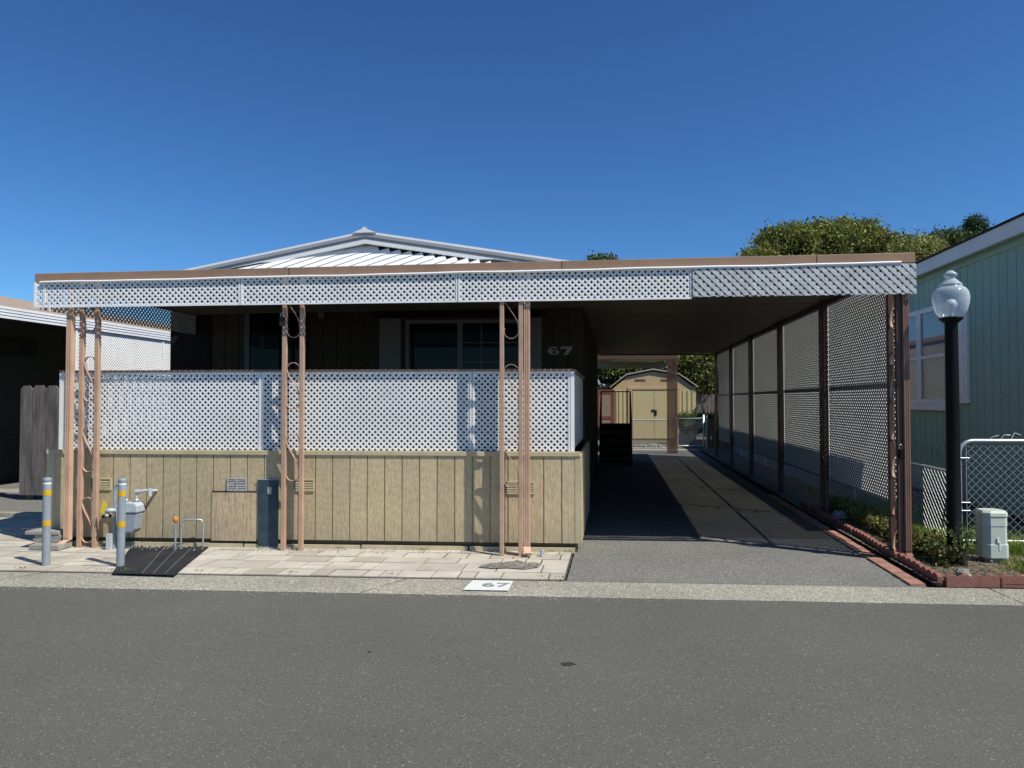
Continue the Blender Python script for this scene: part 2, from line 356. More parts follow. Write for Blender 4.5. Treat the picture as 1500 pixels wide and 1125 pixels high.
# paving: real slabs on a sand bed
bed = [(-9.4,5.93),(-0.41,5.93),(-0.41,7.1),(-5.9,7.1),(-5.9,8.55),(-9.4,8.7)]
strip('sand_bed', bed, 0.004, M['joint'])
pv = MB(); rp = random.Random(11)
rows = []; v = 5.94
while v < 8.6:
    h = rp.choice((0.15, 0.22, 0.30)); rows.append((v, min(h, 8.62-v))); v += h
for (v, h) in rows:
    u = -9.4 + rp.uniform(0, .3)
    while u < -0.43:
        w = rp.choice((0.15, 0.22, 0.30, 0.30, 0.40)); u1 = min(u+w, -0.42)
        if v+h > 7.12 and u1 > -5.92:
            if v > 7.0: u = u1; continue
        if v+h > 8.55 : pass
        if u1-u > 0.06:
            splits = [(v, h)] if h < 0.3 or rp.random() < 0.6 else [(v, h/2), (v+h/2, h/2)]
            for vv, hh in splits:
                zt = 0.012 + rp.uniform(-0.002, 0.003); gp = rp.uniform(0.0045, 0.009)
                q = []
                for zz in (0.0, zt):
                    for a, b in ((u+gp, vv+gp), (u1-gp, vv+gp), (u1-gp, vv+hh-gp), (u+gp, vv+hh-gp)):
                        q.append(P(a, b, zz + (rp.uniform(-.0015,.0015) if zz else 0)))
                pv.hexa(q)
        u = u1
po = struct('paving', pv, M['paver'])
def pavermat():
    m = M['paver']; t = m.node_tree; b = t.nodes['Principled BSDF']
    src = b.inputs['Base Color'].links[0].from_socket
    gg = t.nodes.new('ShaderNodeNewGeometry')
    r = ramp(t, gg.outputs['Random Per Island'], [(0.0, (0.78,0.76,0.72,1)), (0.5, (0.97,0.96,0.95,1)), (1.0, (1.08,1.07,1.06,1))])
    t.links.new(mixc(t, 1.0, src, r, 'MULTIPLY'), b.inputs['Base Color'])
pavermat()
strip('crumbled_asphalt_patch', [(-1.21,6.30),(-1.08,6.26),(-0.95,6.29),(-0.80,6.25),(-0.68,6.33),(-0.66,6.45),(-0.74,6.53),(-0.80,6.50),(-0.90,6.60),(-1.0,6.52),(-1.12,6.47),(-1.19,6.40)], 0.0205, aggregate('crumbled_patch', (0.20,0.18,0.15), (0.42,0.39,0.33), (0.06,0.055,0.05), fs=80, spec_amt=0.8, patch=0.3))
# neighbouring drive at far left
strip('neighbour_driveway', [(-20,8.72),(-5.95,8.58),(-5.95,24),(-20,24)], 0.003, M['drive'])
cb = MB(); cb.cbox(-14, -6.4, 8.72, -0.07, 0.07, 0, 0.06); struct('kerb_strip', cb, M['gutter'])
cb = MB(); cb.cbox(-14, -8.55, 10.9, 0, 0.5, 0, 0.02); struct('neighbour_walkway', cb, M['slab'])
# planting bed on the right
strip('garden_bed', [(2.56,5.95),(9,5.95),(9,24),(2.6,24),(2.52,9.5)], 0.035, M['soil'])
cs = MB(); cs.cbox(3.15, 7.0, 7.45, 0, 0.13, 0.0, 0.075); struct('concrete_strip', cs, M['gutter'])
# rear yard
strip('rear_yard', [(-1,22.6),(6,22.6),(6,34),(-1,34)], 0.006, M['soil'])
cs = MB(); cs.cbox(-0.3, 3.6, 21.7, 0, 0.75, 0, 0.02); struct('rear_slab', cs, M['slab'])

# ------------------------------------------------------------------ carport
def ztop(u): return 2.853 + 0.0107*(u+1)
def zbot(u): return 2.472 + 0.004*(u+1)
UL, UR = -5.85, 2.80
carport = thing('carport', P(-1.5, 6.8), 'long flat brown carport with lattice valance, scrollwork posts and a screened right side', 'carport')
def slopebar(mb, u0, u1, v, y0, y1, f0, f1):
    q = []
    for f in (f0, f1):
        for u, y in ((u0,y0),(u1,y0),(u1,y1),(u0,y1)): q.append(P(u, v) + CN*y + UZ*f(u))
    mb.hexa(q)
# roof sheets
rf = MB()
def roofsheet(u0, u1, v0, v1, ribs):
    q = []
    for dz in (-0.075, -0.035):
        for u, vv in ((u0,v0),(u1,v0),(u1,v1),(u0,v1)): q.append(P(u, vv, ztop(u)+dz))
    rf.hexa(q)
    v = v0+0.06
    while v < v1-0.05:
        q = []
        for dz in (-0.092, -0.076):
            for u, vv in ((u0+.02,v),(u1-.02,v),(u1-.02,v+0.035),(u0+.02,v+0.035)): q.append(P(u, vv, ztop(u)+dz))
        rf.hexa(q); v += ribs
roofsheet(UL+0.03, UR-0.03, 6.90, 9.55, 0.1)
roofsheet(-0.46, UR-0.03, 9.553, 19.3, 0.1)
rf.build('roof_sheet', M['ceil'], carport)
# fascia
f = MB(); slopebar(f, UL, UR, 6.80, 0, 0.05, lambda u: ztop(u)-0.095, ztop)
f.dbox(UL, 6.86, 9.6, 0, 0.05, 2.70, 2.79); f.dbox(UR-0.05, 6.86, 19.3, 0, 0.05, 2.80, 2.895)
f.build('fascia', M['brown'], carport, bevel=0.004)
for ub in (-3.2, -0.5, 1.9):
    j = MB(); slopebar(j, ub, ub+0.006, 6.80, -0.003, 0.0, lambda u: ztop(u)-0.093, lambda u: ztop(u)-0.003); j.build('fascia_joint', M['darkpost'], carport)
c = MB(); pts = []
for i in range(60):
    u = UL+0.08 + (UR-0.14-UL-0.08)*i/59
    pts.append(P(u, 6.775, ztop(u)-0.098+0.0025*math.sin(u*3.1)+0.0015*math.sin(u*7.7)))
c.tube(pts, 0.013, 8); c.build('conduit', M['whitemetal'], carport)
# valance panels
joints = [UL, -3.69, -1.51, 0.74, UR]
for i in range(4):
    u0, u1 = joints[i]+0.004, joints[i+1]-0.004
    vp = MB(); old = (i == 3)
    # slope: build on a frame following the slight fall
    a = (P(u1, 6.79, zbot(u1)) - P(u0, 6.79, zbot(u0))); L = a.length; a.normalize()
    h = ztop((u0+u1)/2) - 0.10 - zbot((u0+u1)/2)
    o = P(u0, 6.79 if not old else 6.775, zbot(u0))
    n = CN
    if not old:
        lattice(vp, o, a, n, L, 0.0, h, 0.0605, 0.0203, 0.0013)
        po = vp.build('valance_panel', M['white'], carport)
        fr = MB()
        fr.fbox(o, a, n, UZ, (0, L), (-0.004, 0.0), (-0.004, 0.016)); fr.fbox(o, a, n, UZ, (0, 0.022), (-0.0045, 0.0), (0, h)); fr.fbox(o, a, n, UZ, (L-0.014, L), (-0.0045, 0), (0, h))
        if i == 0: fr.fbox(o, a, n, UZ, (0.10, 0.125), (-0.0043, 0), (0, h))
        fr.build('edge_strip', M['white'], po)
    else:
        lattice(vp, o, a, n, L, 0.012, h, 0.0775, 0.034, 0.004, rough=0.003)
        vp.build('valance_panel', M['oldlat'], carport, label='greyer wooden lattice panel with a ragged lower edge')
vp = MB(); lattice(vp, P(UL+0.01, 6.86, 2.44), DX, -DN, 2.75*DL, 0, 0.33, 0.0605, 0.0203, 0.0013); vp.build('side_valance_panel', M['white'], carport)

# scroll posts
def scroll_pts(gap):
    pts = []; r = gap/2
    for k in range(9):
        t = math.pi*(-0.12 + 1.12*k/8); pts.append((r+r*math.cos(t), -r + r*math.sin(t)*1.0))
    n = 8
    x0, z0 = pts[-1]
    x1, z1 = gap, -0.34
    for k in range(1, n):
        s = k/n; e = s*s*(3-2*s); pts.append((x0+(x1-x0)*(0.35*s+0.65*e), z0+(z1-z0)*s))
    for k in range(9):
        t = -math.pi*(1.15*k/8); pts.append((r+r*math.cos(t), -0.40 + r*math.sin(t)))
    return pts
def scroll(mb, o, a, n, gap, z):
    """flat iron bar bent into an S, laid between the uprights"""
    pts = scroll_pts(gap); k = len(pts); th = 0.0025
    vs = []
    for i, (x, zz) in enumerate(pts):
        x2, z2 = pts[min(i+1, k-1)]; x1, z1 = pts[max(i-1, 0)]
        dx, dz = x2-x1, z2-z1; l = math.hypot(dx, dz) or 1; nx, nz = -dz/l*th, dx/l*th
        for sx, y in ((1,-0.014),(1,0.014),(-1,0.014),(-1,-0.014)):
            vs.append(o + a*(x+sx*nx) + n*y + UZ*(z+zz+sx*nz))
    fs = []
    for i in range(k-1):
        for j in range(4): fs.append((i*4+j, i*4+(j+1)%4, (i+1)*4+(j+1)%4, (i+1)*4+j))
    mb.add(vs, fs, True)
def post(o, a, n, sep, zt, m, bw=0.045, scr=None, z0=0.0, label=None, phase=0.0, lm=None):
    mb = MB(); mb.fbox(o, a, n, UZ, (-bw/2, bw/2), (-bw/2, bw/2), (z0, zt)); mb.fbox(o, a, n, UZ, (sep-bw/2, sep+bw/2), (-bw/2, bw/2), (z0, zt))
    mb.fbox(o, a, n, UZ, (-bw/2-0.01, sep+bw/2+0.01), (-bw/2-0.012, bw/2+0.012), (z0-0.005, z0+0.012))
    p = mb.build('post', m, carport, bevel=0.005, label=label)
    z = zt-0.02-phase
    while z > 0.5:
        s = MB(); scroll(s, o+a*(bw/2), a, n, sep-bw, z); s.build('scroll', scr or m, p); z -= 0.72
    return p
post(P(-5.425, 6.92), CX, CN, 0.165, 2.75, M['salmon'], phase=0.05)
p2 = post(P(-3.293, 6.92), CX, CN, 0.18, 2.76, M['salmon'], phase=0.13)
p3 = post(P(-1.083, 6.82), CX, CN, 0.183, 2.78, M['salmon'], z0=0.0, bw=0.042, phase=0.18)
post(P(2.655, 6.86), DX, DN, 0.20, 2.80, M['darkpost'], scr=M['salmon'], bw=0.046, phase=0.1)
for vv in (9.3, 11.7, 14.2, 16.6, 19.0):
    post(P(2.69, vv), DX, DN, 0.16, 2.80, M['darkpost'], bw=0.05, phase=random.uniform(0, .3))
# key lock boxes
def lockbox(o, n, name, m, hz):
    b = MB(); b.fbox(o, CX, CN, UZ, (-0.022,0.022), (-0.05,-0.01), (hz-0.055, hz+0.035)); 
    ro = thing(name, o+UZ*hz, 'small black key lock box hanging on the '+n, 'lock box', 'key lock boxes on the carport posts')
    b.build('body', m, ro, bevel=0.005)
    s = MB(); s.tube([o+CX*(-0.014)+CN*(-0.03)+UZ*(hz+0.03), o+CX*(-0.014)+CN*(-0.03)+UZ*(hz+0.065), o+CN*(-0.03)+UZ*(hz+0.08), o+CX*(0.014)+CN*(-0.03)+UZ*(hz+0.065), o+CX*(0.014)+CN*(-0.03)+UZ*(hz+0.03)], 0.004, 6)
    s.build('shackle', M['galv'], ro)
lockbox(P(-3.30, 6.895), 'second scrollwork post from the left', 'lock_box', M['rubber'], 2.31)
lockbox(P(2.655, 6.86), 'dark right corner post', 'lock_box', M['black'], 1.02)
# downspouts
def spout(u, v, zt, m, zb=0.10, dirx=(0,-1), w=0.062, d=0.05, label=None):
    b = MB(); o = P(u, v)
    b.fbox(o, CX, CN, UZ, (-w/2, w/2), (-d/2, d/2), (zb, zt))
    for k in (-1, 0, 1):
        b.fbox(o, CX, CN, UZ, (k*w*0.33-0.006, k*w*0.33+0.006), (-d/2-0.006, -d/2), (zb+0.02, zt-0.01))
    e = CX*dirx[0] + CN*dirx[1]
    q = []
    for (zz, ofs) in ((zb, 0.0), (zb-0.075, 0.085)):
        for x, y in ((-w/2,-d/2),(w/2,-d/2),(w/2,d/2),(-w/2,d/2)):
            q.append(o + CX*x + CN*y + e*ofs + UZ*(zz + (0.03 if ofs and (x*dirx[0]+y*dirx[1]) > 0 else 0)))
    b.hexa(q[4:] + q[:4])
    return b.build('downspout', m, carport, label=label)
spout(-5.505, 6.86, 2.74, M['spout'], dirx=(-0.8,-0.6))
spout(-0.843, 6.845, 2.76, M['spout'], zb=0.1, dirx=(0.2,-0.9))
M['shadespout'] = mat('shade_brown_downspout', (0.26,0.145,0.10), 0.5, 0.12, 5, grime=0.3, fine=0.04, grimecol=(0.12,0.07,0.05))  # spout painted brown for the lamp pole's shadow on it
spout(2.712, 6.845, 2.80, M['shadespout'], zb=0.09, w=0.058, d=0.05, dirx=(-0.1,-1))
# side screen panels
sp_v = [6.99, 9.27, 11.67, 14.17, 16.57, 18.97]
for i in range(5):
    v0, v1 = sp_v[i]+(0.06 if i else 0.03), sp_v[i+1]+0.02
    L = (v1-v0)*DL
    s = MB(); lattice(s, P(2.74, v0), DX, DN, L, 0.50, 2.80, 0.064, 0.0225, 0.0045)
    sp = s.build('screen_panel', M['screen'], carport); sp.data.materials.append(M['white'])
    for pl in sp.data.polygons:      # hole edges painted white for the sunlight catching them
        if abs(pl.normal.dot(DN)) < 0.5: pl.material_index = 1
    r = MB(); r.fbox(P(2.74, v0), DX, DN, UZ, (0, L), (-0.006, 0.0), (1.635, 1.685)); r.fbox(P(2.74, v0), DX, DN, UZ, (0, 0.03), (-0.005, 0.0), (0.5, 1.634)); r.fbox(P(2.74, v0), DX, DN, UZ, (0, L), (-0.005, 0), (0.49, 0.51))
    r.build('mid_rail', M['screen'], sp)
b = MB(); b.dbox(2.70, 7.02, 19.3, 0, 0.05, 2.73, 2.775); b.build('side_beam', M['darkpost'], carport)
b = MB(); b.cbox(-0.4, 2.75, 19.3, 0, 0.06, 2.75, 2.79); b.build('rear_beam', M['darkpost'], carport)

# ------------------------------------------------------------------ porch enclosure
porch = thing('porch_enclosure', P(-3, 7.03), 'tan grooved siding porch wall topped with white lattice and a thin rail', 'porch')
w = MB(); boards(w, P(-5.86, 7.03), CX, CN, 5.50, 0.098, 0.965, 0.178, first=0.0)
wl = w.build('siding_wall', M['tan'], porch)
w = MB(); boards(w, P(-0.345, 7.05), DX, -DN, 2.5*DL, 0.06, 0.965, 0.178); w.build('side_wall', M['tan'], porch)
w = MB(); boards(w, P(-5.86, 9.55), -DX, DN, 2.5*DL, 0.06, 0.965, 0.178); w.build('side_wall', M['tan'], porch)
t_ = MB(); t_.cbox(-5.87, -0.335, 7.03, -0.028, 0.03, 0.955, 1.0); t_.cbox(-0.39, -0.34, 7.03, -0.018, -0.0, 0.098, 0.955); t_.cbox(-5.86,-5.78,7.03,-0.02,0.0,0.098,0.955)
t_.build('cap_trim', M['tantrim'], porch, bevel=0.003)
t_ = MB(); t_.cbox(-5.85, -0.36, 7.03, 0.03, 0.05, 0.0, 0.1); t_.build('kick_board', M['kick'], porch)
t_ = MB()
uu = -5.8
while uu < -0.5:
    wd = min(random.uniform(0.9, 1.4), -0.37-uu); t_.cbox(uu, uu+wd-0.02, 7.03, -0.018, 0.012, 0.0, random.uniform(0.046, 0.056)); uu += wd
t_.build('sill_board', M['tantrim'], porch)
for (u0, u1) in ((-5.745, -3.605), (-3.598, -1.425), (-1.418, -0.435)):
    s = MB(); lattice(s, P(u0, 7.06), CX, CN, u1-u0, 1.002, 1.80, 0.0605, 0.0203, 0.0013)
    po = s.build('lattice_panel', M['white'], porch)
    e = MB(); e.fbox(P(u0, 7.06), CX, CN, UZ, (0, 0.02), (-0.006, -0.0005), (1.002, 1.80)); e.fbox(P(u0, 7.06), CX, CN, UZ, (0.02, u1-u0-0.02), (-0.005, -0.0005), (1.785, 1.80))
    e.fbox(P(u0, 7.06), CX, CN, UZ, (u1-u0-0.02, u1-u0), (-0.006, -0.0005), (1.002, 1.80)); e.build('edge_strip', M['white'], po)
s = MB(); lattice(s, P(-0.42, 7.08), DX, -DN, 2.45*DL, 1.002, 1.80, 0.0605, 0.0203, 0.0013); s.build('lattice_panel', M['white'], porch)
s = MB(); lattice(s, P(-5.75, 7.08), DX, -DN, 2.45*DL, 1.002, 1.80, 0.0605, 0.0203, 0.0013); s.build('lattice_panel', M['white'], porch)
s = MB(); s.cbox(-5.78, -0.41, 7.06, -0.009, 0.05, 1.80, 1.825); s.build('top_rail', M['brown'], porch, bevel=0.003)
for uu in (-0.42, -5.75):
    s = MB(); s.dbox(uu, 7.12, 9.5, -0.03, 0.03, 1.80, 1.825); s.build('side_rail', M['brown'], porch)
for ua, ub in ((-0.433, -0.395), (-5.775, -5.75)):
    s = MB(); s.cbox(ua, ub, 7.06, -0.01, 0.04, 1.001, 1.799); s.build('corner_post', M['white'], porch)
dk = MB(); dk.hexa([P(-5.8,7.12,0.88),P(-0.42,7.12,0.88),P(-0.42,9.55,0.88),P(-5.8,9.55,0.88),P(-5.8,7.12,0.93),P(-0.42,7.12,0.93),P(-0.42,9.55,0.93),P(-5.8,9.55,0.93)])
dk.build('deck_floor', M['darkside'], porch)
def vent(u0, u1, z0, z1, m, label=None):
    e = MB(); o = P(u0, 7.03)
    W = u1-u0; e.fbox(o, CX, CN, UZ, (0, W), (-0.019, -0.015), (z0, z1))
    f_ = 0.012
    e.fbox(o, CX, CN, UZ, (0, W), (-0.027, -0.019), (z0, z0+f_)); e.fbox(o, CX, CN, UZ, (0, W), (-0.027, -0.019), (z1-f_, z1))
    for x in (0, W/2-f_/2, W-f_): e.fbox(o, CX, CN, UZ, (x, x+f_), (-0.0265, -0.019), (z0+f_, z1-f_))
    p = e.build('vent', m, porch, label=label)
    s = MB(); d = MB(); k = z0+f_+0.004
    d.fbox(o, CX, CN, UZ, (f_, W/2-f_/2), (-0.0205, -0.0195), (z0+f_, z1-f_)); d.fbox(o, CX, CN, UZ, (W/2+f_/2, W-f_), (-0.0205, -0.0195), (z0+f_, z1-f_))
    while k < z1-f_-0.008:
        for x0, x1 in ((f_, W/2-f_/2), (W/2+f_/2, W-f_)):
            q = [o+CX*x+CN*y+UZ*z for x, y, z in ((x0,-0.026,k),(x1,-0.026,k),(x1,-0.021,k+0.006),(x0,-0.021,k+0.006),(x0,-0.026,k+0.004),(x1,-0.026,k+0.004),(x1,-0.021,k+0.010),(x0,-0.021,k+0.010))]
            s.hexa(q)
        k += 0.017
    d.build('louvre_opening', M['rubber'], p); s.build('louvres', m, p)
vent(-5.40, -5.165, 0.585, 0.705, M['tantrim']); vent(-3.25, -3.02, 0.59, 0.71, M['tantrim']); vent(-1.16, -0.79, 0.58, 0.705, M['tantrim'])
vent(-3.93, -3.725, 0.585, 0.715, M['scraped'], 'vent with scraped peeling white paint')
s = MB(); s.cbox(-4.09, -3.62, 7.03, -0.022, -0.0155, 0.08, 0.572); s.build('access_hatch', M['plytan'], porch, label='bare worn plywood hatch')
s = MB(); s.cbox(-4.09, -3.62, 7.03, -0.0235, -0.0165, 0.573, 0.585); s.build('hatch_gap', M['rubber'], porch)
cab = thing('utility_cabinet', P(-3.5, 7.0), 'dark blue grey stained metal cabinet against the porch wall beside the second post', 'cabinet')
s = MB(); s.cbox(-3.60, -3.39, 7.03, -0.034, -0.016, 0.03, 0.70); s.build('door', M['bluepanel'], cab, bevel=0.004)
s = MB(); s.cbox(-3.605, -3.385, 7.03, -0.037, -0.016, 0.701, 0.708); s.build('lid', M['meter'], cab)
s = MB(); s.cbox(-3.60, -3.39, 7.03, -0.04, -0.016, 0.0, 0.029); s.build('base', M['meter'], cab)
s = MB(); s.cbox(-3.50, -3.46, 7.03, -0.036, -0.0345, 0.56, 0.63); s.build('paint_scrape', M['scraped'], cab)
# pipe hoop, dark sheet laid down in place of a ground shadow
hoop = thing('pipe_hoop', P(-4.28, 6.93), 'thin galvanised pipe hoop standing by the porch wall with an orange cap', 'pipe')
s = MB(); pts = [P(-4.34,6.90,0.0), P(-4.34,6.90,0.27), P(-4.33,6.90,0.295), P(-4.30,6.905,0.305), P(-4.20,6.93,0.305), P(-4.155,6.94,0.30), P(-4.14,6.945,0.275), P(-4.14,6.945,0.0)]
s.tube(pts, 0.009, 8); s.build('hoop', M['galv'], hoop)
s = MB(); s.tube([P(-4.375,6.86,0.0), P(-4.375,6.86,0.29)], 0.010, 8); s.build('standpipe', M['galv'], hoop)
s = MB(); s.lathe([(0.018,0.29),(0.026,0.305),(0.024,0.335),(0.01,0.345)], P(-4.375,6.86), 12); s.build('cap', M['orange'], hoop)
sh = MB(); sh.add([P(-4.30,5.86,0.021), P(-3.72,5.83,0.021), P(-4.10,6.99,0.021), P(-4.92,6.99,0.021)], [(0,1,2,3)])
tp = sh.build('ground_shadow_sheet', M['shadowsheet']); tag(tp, 'dark flat shape standing in for a shadow on the pale pavers in front of the porch wall', 'sheet')
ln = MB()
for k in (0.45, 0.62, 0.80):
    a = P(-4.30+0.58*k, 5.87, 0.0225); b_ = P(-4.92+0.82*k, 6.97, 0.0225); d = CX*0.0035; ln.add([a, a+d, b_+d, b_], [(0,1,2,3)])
l_ = ln.build('shadow_sheet_line', M['meter'], tp)
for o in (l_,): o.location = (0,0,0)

# ------------------------------------------------------------------ mobile home
home = thing('mobile_home', P(-3.3, 9.6), 'brown mobile home with a low white ribbed gable behind the porch', 'house')
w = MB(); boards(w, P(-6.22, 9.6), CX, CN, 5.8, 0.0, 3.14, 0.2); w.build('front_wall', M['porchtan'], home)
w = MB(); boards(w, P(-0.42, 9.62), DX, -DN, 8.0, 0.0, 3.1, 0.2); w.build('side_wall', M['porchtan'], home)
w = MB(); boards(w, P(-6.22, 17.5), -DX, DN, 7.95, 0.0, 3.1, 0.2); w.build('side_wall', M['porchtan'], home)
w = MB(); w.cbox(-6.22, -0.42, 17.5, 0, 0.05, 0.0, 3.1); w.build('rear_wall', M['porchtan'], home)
w = MB(); w.cbox(-6.2, -5.62, 9.6, -0.03, -0.016, 0.94, 2.85); w.build('corner_panel', M['darkside'], home)
RU, RZ, SL = -3.33, 3.80, 0.195
SR = 0.160
def rz(u): return RZ - (SL if u < RU else SR)*abs(u-RU)
rfm = MB()
for s0, s1 in ((-6.6, RU), (RU, -0.05)):
    rfm.hexa([P(s0,9.3,rz(s0)-0.03),P(s1,9.3,rz(s1)-0.03),P(s1,17.8,rz(s1)-0.03),P(s0,17.8,rz(s0)-0.03),P(s0,9.3,rz(s0)),P(s1,9.3,rz(s1)),P(s1,17.8,rz(s1)),P(s0,17.8,rz(s0))])
rf_ = rfm.build('roof', M['whitemetal'], home)
s = MB()
for s0, s1 in ((-6.6, RU), (RU, -0.05)):   # stepped soffit
    for k, (va, vb, dz) in enumerate(((9.3, 9.33, -0.055), (9.33, 9.37, -0.07), (9.37, 9.41, -0.085), (9.41, 9.45, -0.10))):
        s.hexa([P(s0,va,rz(s0)+dz),P(s1,va,rz(s1)+dz),P(s1,vb-.004,rz(s1)+dz),P(s0,vb-.004,rz(s0)+dz),P(s0,va,rz(s0)-0.031),P(s1,va,rz(s1)-0.031),P(s1,vb-.004,rz(s1)-0.031),P(s0,vb-.004,rz(s0)-0.031)])
s.build('soffit', M['greymetal'], rf_)
s = MB(); s.prism([(-0.16,-0.028),(0.16,-0.028),(0.05,0.015),(0.0,0.055),(-0.05,0.015)], P(RU,9.27,RZ), CX, UZ, CN, 0.12)
s.prism([(-0.14,-0.022),(0.14,-0.022),(0.0,0.02)], P(RU,9.3,RZ), CX, UZ, DX, 8.4); s.build('ridge_cap', M['whitemetal'], rf_)
# gable: slanted ribbed sheets and a white strip under the soffit
gb = MB()
gb.prism([(-2.75,2.95-RZ),(2.85,2.95-RZ),(2.85,-SR*2.85-0.13),(0,-0.13),(-2.75,-SL*2.75-0.13)], P(RU,9.47,RZ), CX, UZ, CN, 0.03)
gbk = gb; gb = MB()
ta = R(21)
rib = 0.155
dxr = Vector((math.cos(ta), math.sin(ta)))
WV = 0.22*math.tan(ta)
for k in range(-40, 50):
    c0 = k*0.22
    # rib polygon: parallelogram running at 21 degrees, clipped under the gable slope
    def line(c, x): return (x-c)*math.tan(ta) - 1.0
    poly = [(c0-6, line(c0, c0-6)), (c0+8, line(c0, c0+8)), (c0+8, line(c0, c0+8)+WV), (c0-6, line(c0, c0-6)+WV)]
    q = clip(poly, -2.7, 2.8, 2.96-RZ, 0.2)
    if len(q) < 3: continue
    # clip by the two roof slopes
    def halfp(p, sx):
        out = []
        lim = lambda a: -0.165 - (SR if sx > 0 else SL)*(sx*a[0]) - a[1]
        for i in range(len(p)):
            a, b = p[i], p[(i+1) % len(p)]; fa, fb = lim(a), lim(b)
            if fa >= 0: out.append(a)
            if (fa >= 0) != (fb >= 0):
                s_ = fa/(fa-fb); out.append((a[0]+(b[0]-a[0])*s_, a[1]+(b[1]-a[1])*s_))
        return out
    q = halfp(halfp(q, 1), -1)
    # square-cut upper ends leave small dark triangles under the right-hand trim
    xi = (-0.165 + 1.0 + c0*math.tan(ta) - WV)/(math.tan(ta)+SR)
    if xi > 0.05 and len(q) > 2:
        smax = xi*math.cos(ta) + (-0.165-SR*xi)*math.sin(ta); out_ = []
        for i in range(len(q)):
            a, b = q[i], q[(i+1) % len(q)]; fa = smax-(a[0]*math.cos(ta)+a[1]*math.sin(ta)); fb = smax-(b[0]*math.cos(ta)+b[1]*math.sin(ta))
            if fa >= 0: out_.append(a)
            if (fa >= 0) != (fb >= 0):
                s_ = fa/(fa-fb); out_.append((a[0]+(b[0]-a[0])*s_, a[1]+(b[1]-a[1])*s_))
        q = out_
    if len(q) < 3: continue
    # tilt each sheet like a lapped pan: lower edge proud
    o = P(RU, 9.47, RZ); n = len(q)
    def yo(p):
        d = ((p[1]+1.0)/math.tan(ta) - (p[0]-c0))*math.tan(ta)/WV
        return -0.012 - 0.016*max(0, min(1, 1-d))
    vs = [o + CX*p[0] + UZ*p[1] + CN*yo(p) for p in q] + [o + CX*p[0] + UZ*p[1] for p in q]
    gb.add(vs, [tuple(range(n)), tuple(range(2*n-1, n-1, -1))] + [(i, i+n, (i+1)%n+n, (i+1)%n) for i in range(n)])
for mb_ in (gbk, gb):      # the ribbed sheets lean forward towards the porch roof
    mb_.v = [tuple(Vector(q) - CN*max(0, 3.72-q[2])*0.55) for q in mb_.v]
gp_ = gb.build('gable_panel', M['whitemetal'], home); gbk.build('backing', M['rubber'], gp_)
for nm_, za, zb, vv_, mt_ in (('gable_band', -0.032, -0.075, 9.285, 'greymetal'), ('gable_band', -0.0752, -0.118, 9.30, 'greymetal'), ('gable_trim', -0.1185, -0.168, 9.29, 'whitemetal')):
    s = MB()
    s.prism([(-2.9,-SL*2.9+za),(-2.9,-SL*2.9+zb),(0,zb),(0,za)], P(RU,vv_,RZ), CX, UZ, CN, 0.06)
    s.prism([(0.0001,za),(0.0001,zb),(2.95,-SR*2.95+zb),(2.95,-SR*2.95+za)], P(RU,vv_,RZ), CX, UZ, CN, 0.06)
    s.build(nm_, M[mt_], home)
# porch window
wn = MB(); o = P(-2.85, 9.6)
for x0, x1, z0, z1 in ((0,0.05,1.45,2.62),(1.56,1.61,1.45,2.62),(0.05,1.56,2.57,2.62),(0.05,1.56,1.45,1.50),(0.72,0.79,1.50,2.57)): wn.fbox(o, CX, CN, UZ, (x0,x1), (-0.05,-0.015), (z0,z1))
wf = wn.build('window_frame', M['shutter'], home)
s = MB(); s.fbox(o, CX, CN, UZ, (0.05,0.72), (-0.025,-0.016), (1.5,2.57)); s.build('pane', M['glass'], wf)
s = MB(); s.fbox(o, CX, CN, UZ, (0.79,1.56), (-0.025,-0.016), (1.5,2.57)); s.build('pane', M['glass'], wf)
s = MB()
for k in (1,2): s.fbox(o, CX, CN, UZ, (0.79+0.77*k/3-0.006, 0.79+0.77*k/3+0.006), (-0.03,-0.0255), (1.5,2.57))
for k in (1,2,3): s.fbox(o, CX, CN, UZ, (0.79,1.56), (-0.0335,-0.0302), (1.5+1.07*k/4-0.005, 1.5+1.07*k/4+0.005))
s.build('muntins', M['shutter'], wf)
s = MB(); s.cbox(-3.32,-0.93,9.6,-0.03,-0.0145,2.66,2.74); s.build('window_header', M['darkside'], home)
for u0 in (-3.22, -1.20):
    s = MB(); u1 = u0+(0.30 if u0 < -3 else 0.22)
    s.cbox(u0, u1, 9.6, -0.035, -0.015, 1.45, 2.64)
    k = 1.5
    while k < 2.6: s.cbox(u0+0.03, u1-0.03, 9.6, -0.042, -0.035, k, k+0.028); k += 0.045
    s.build('shutter', M['shutter'], home)
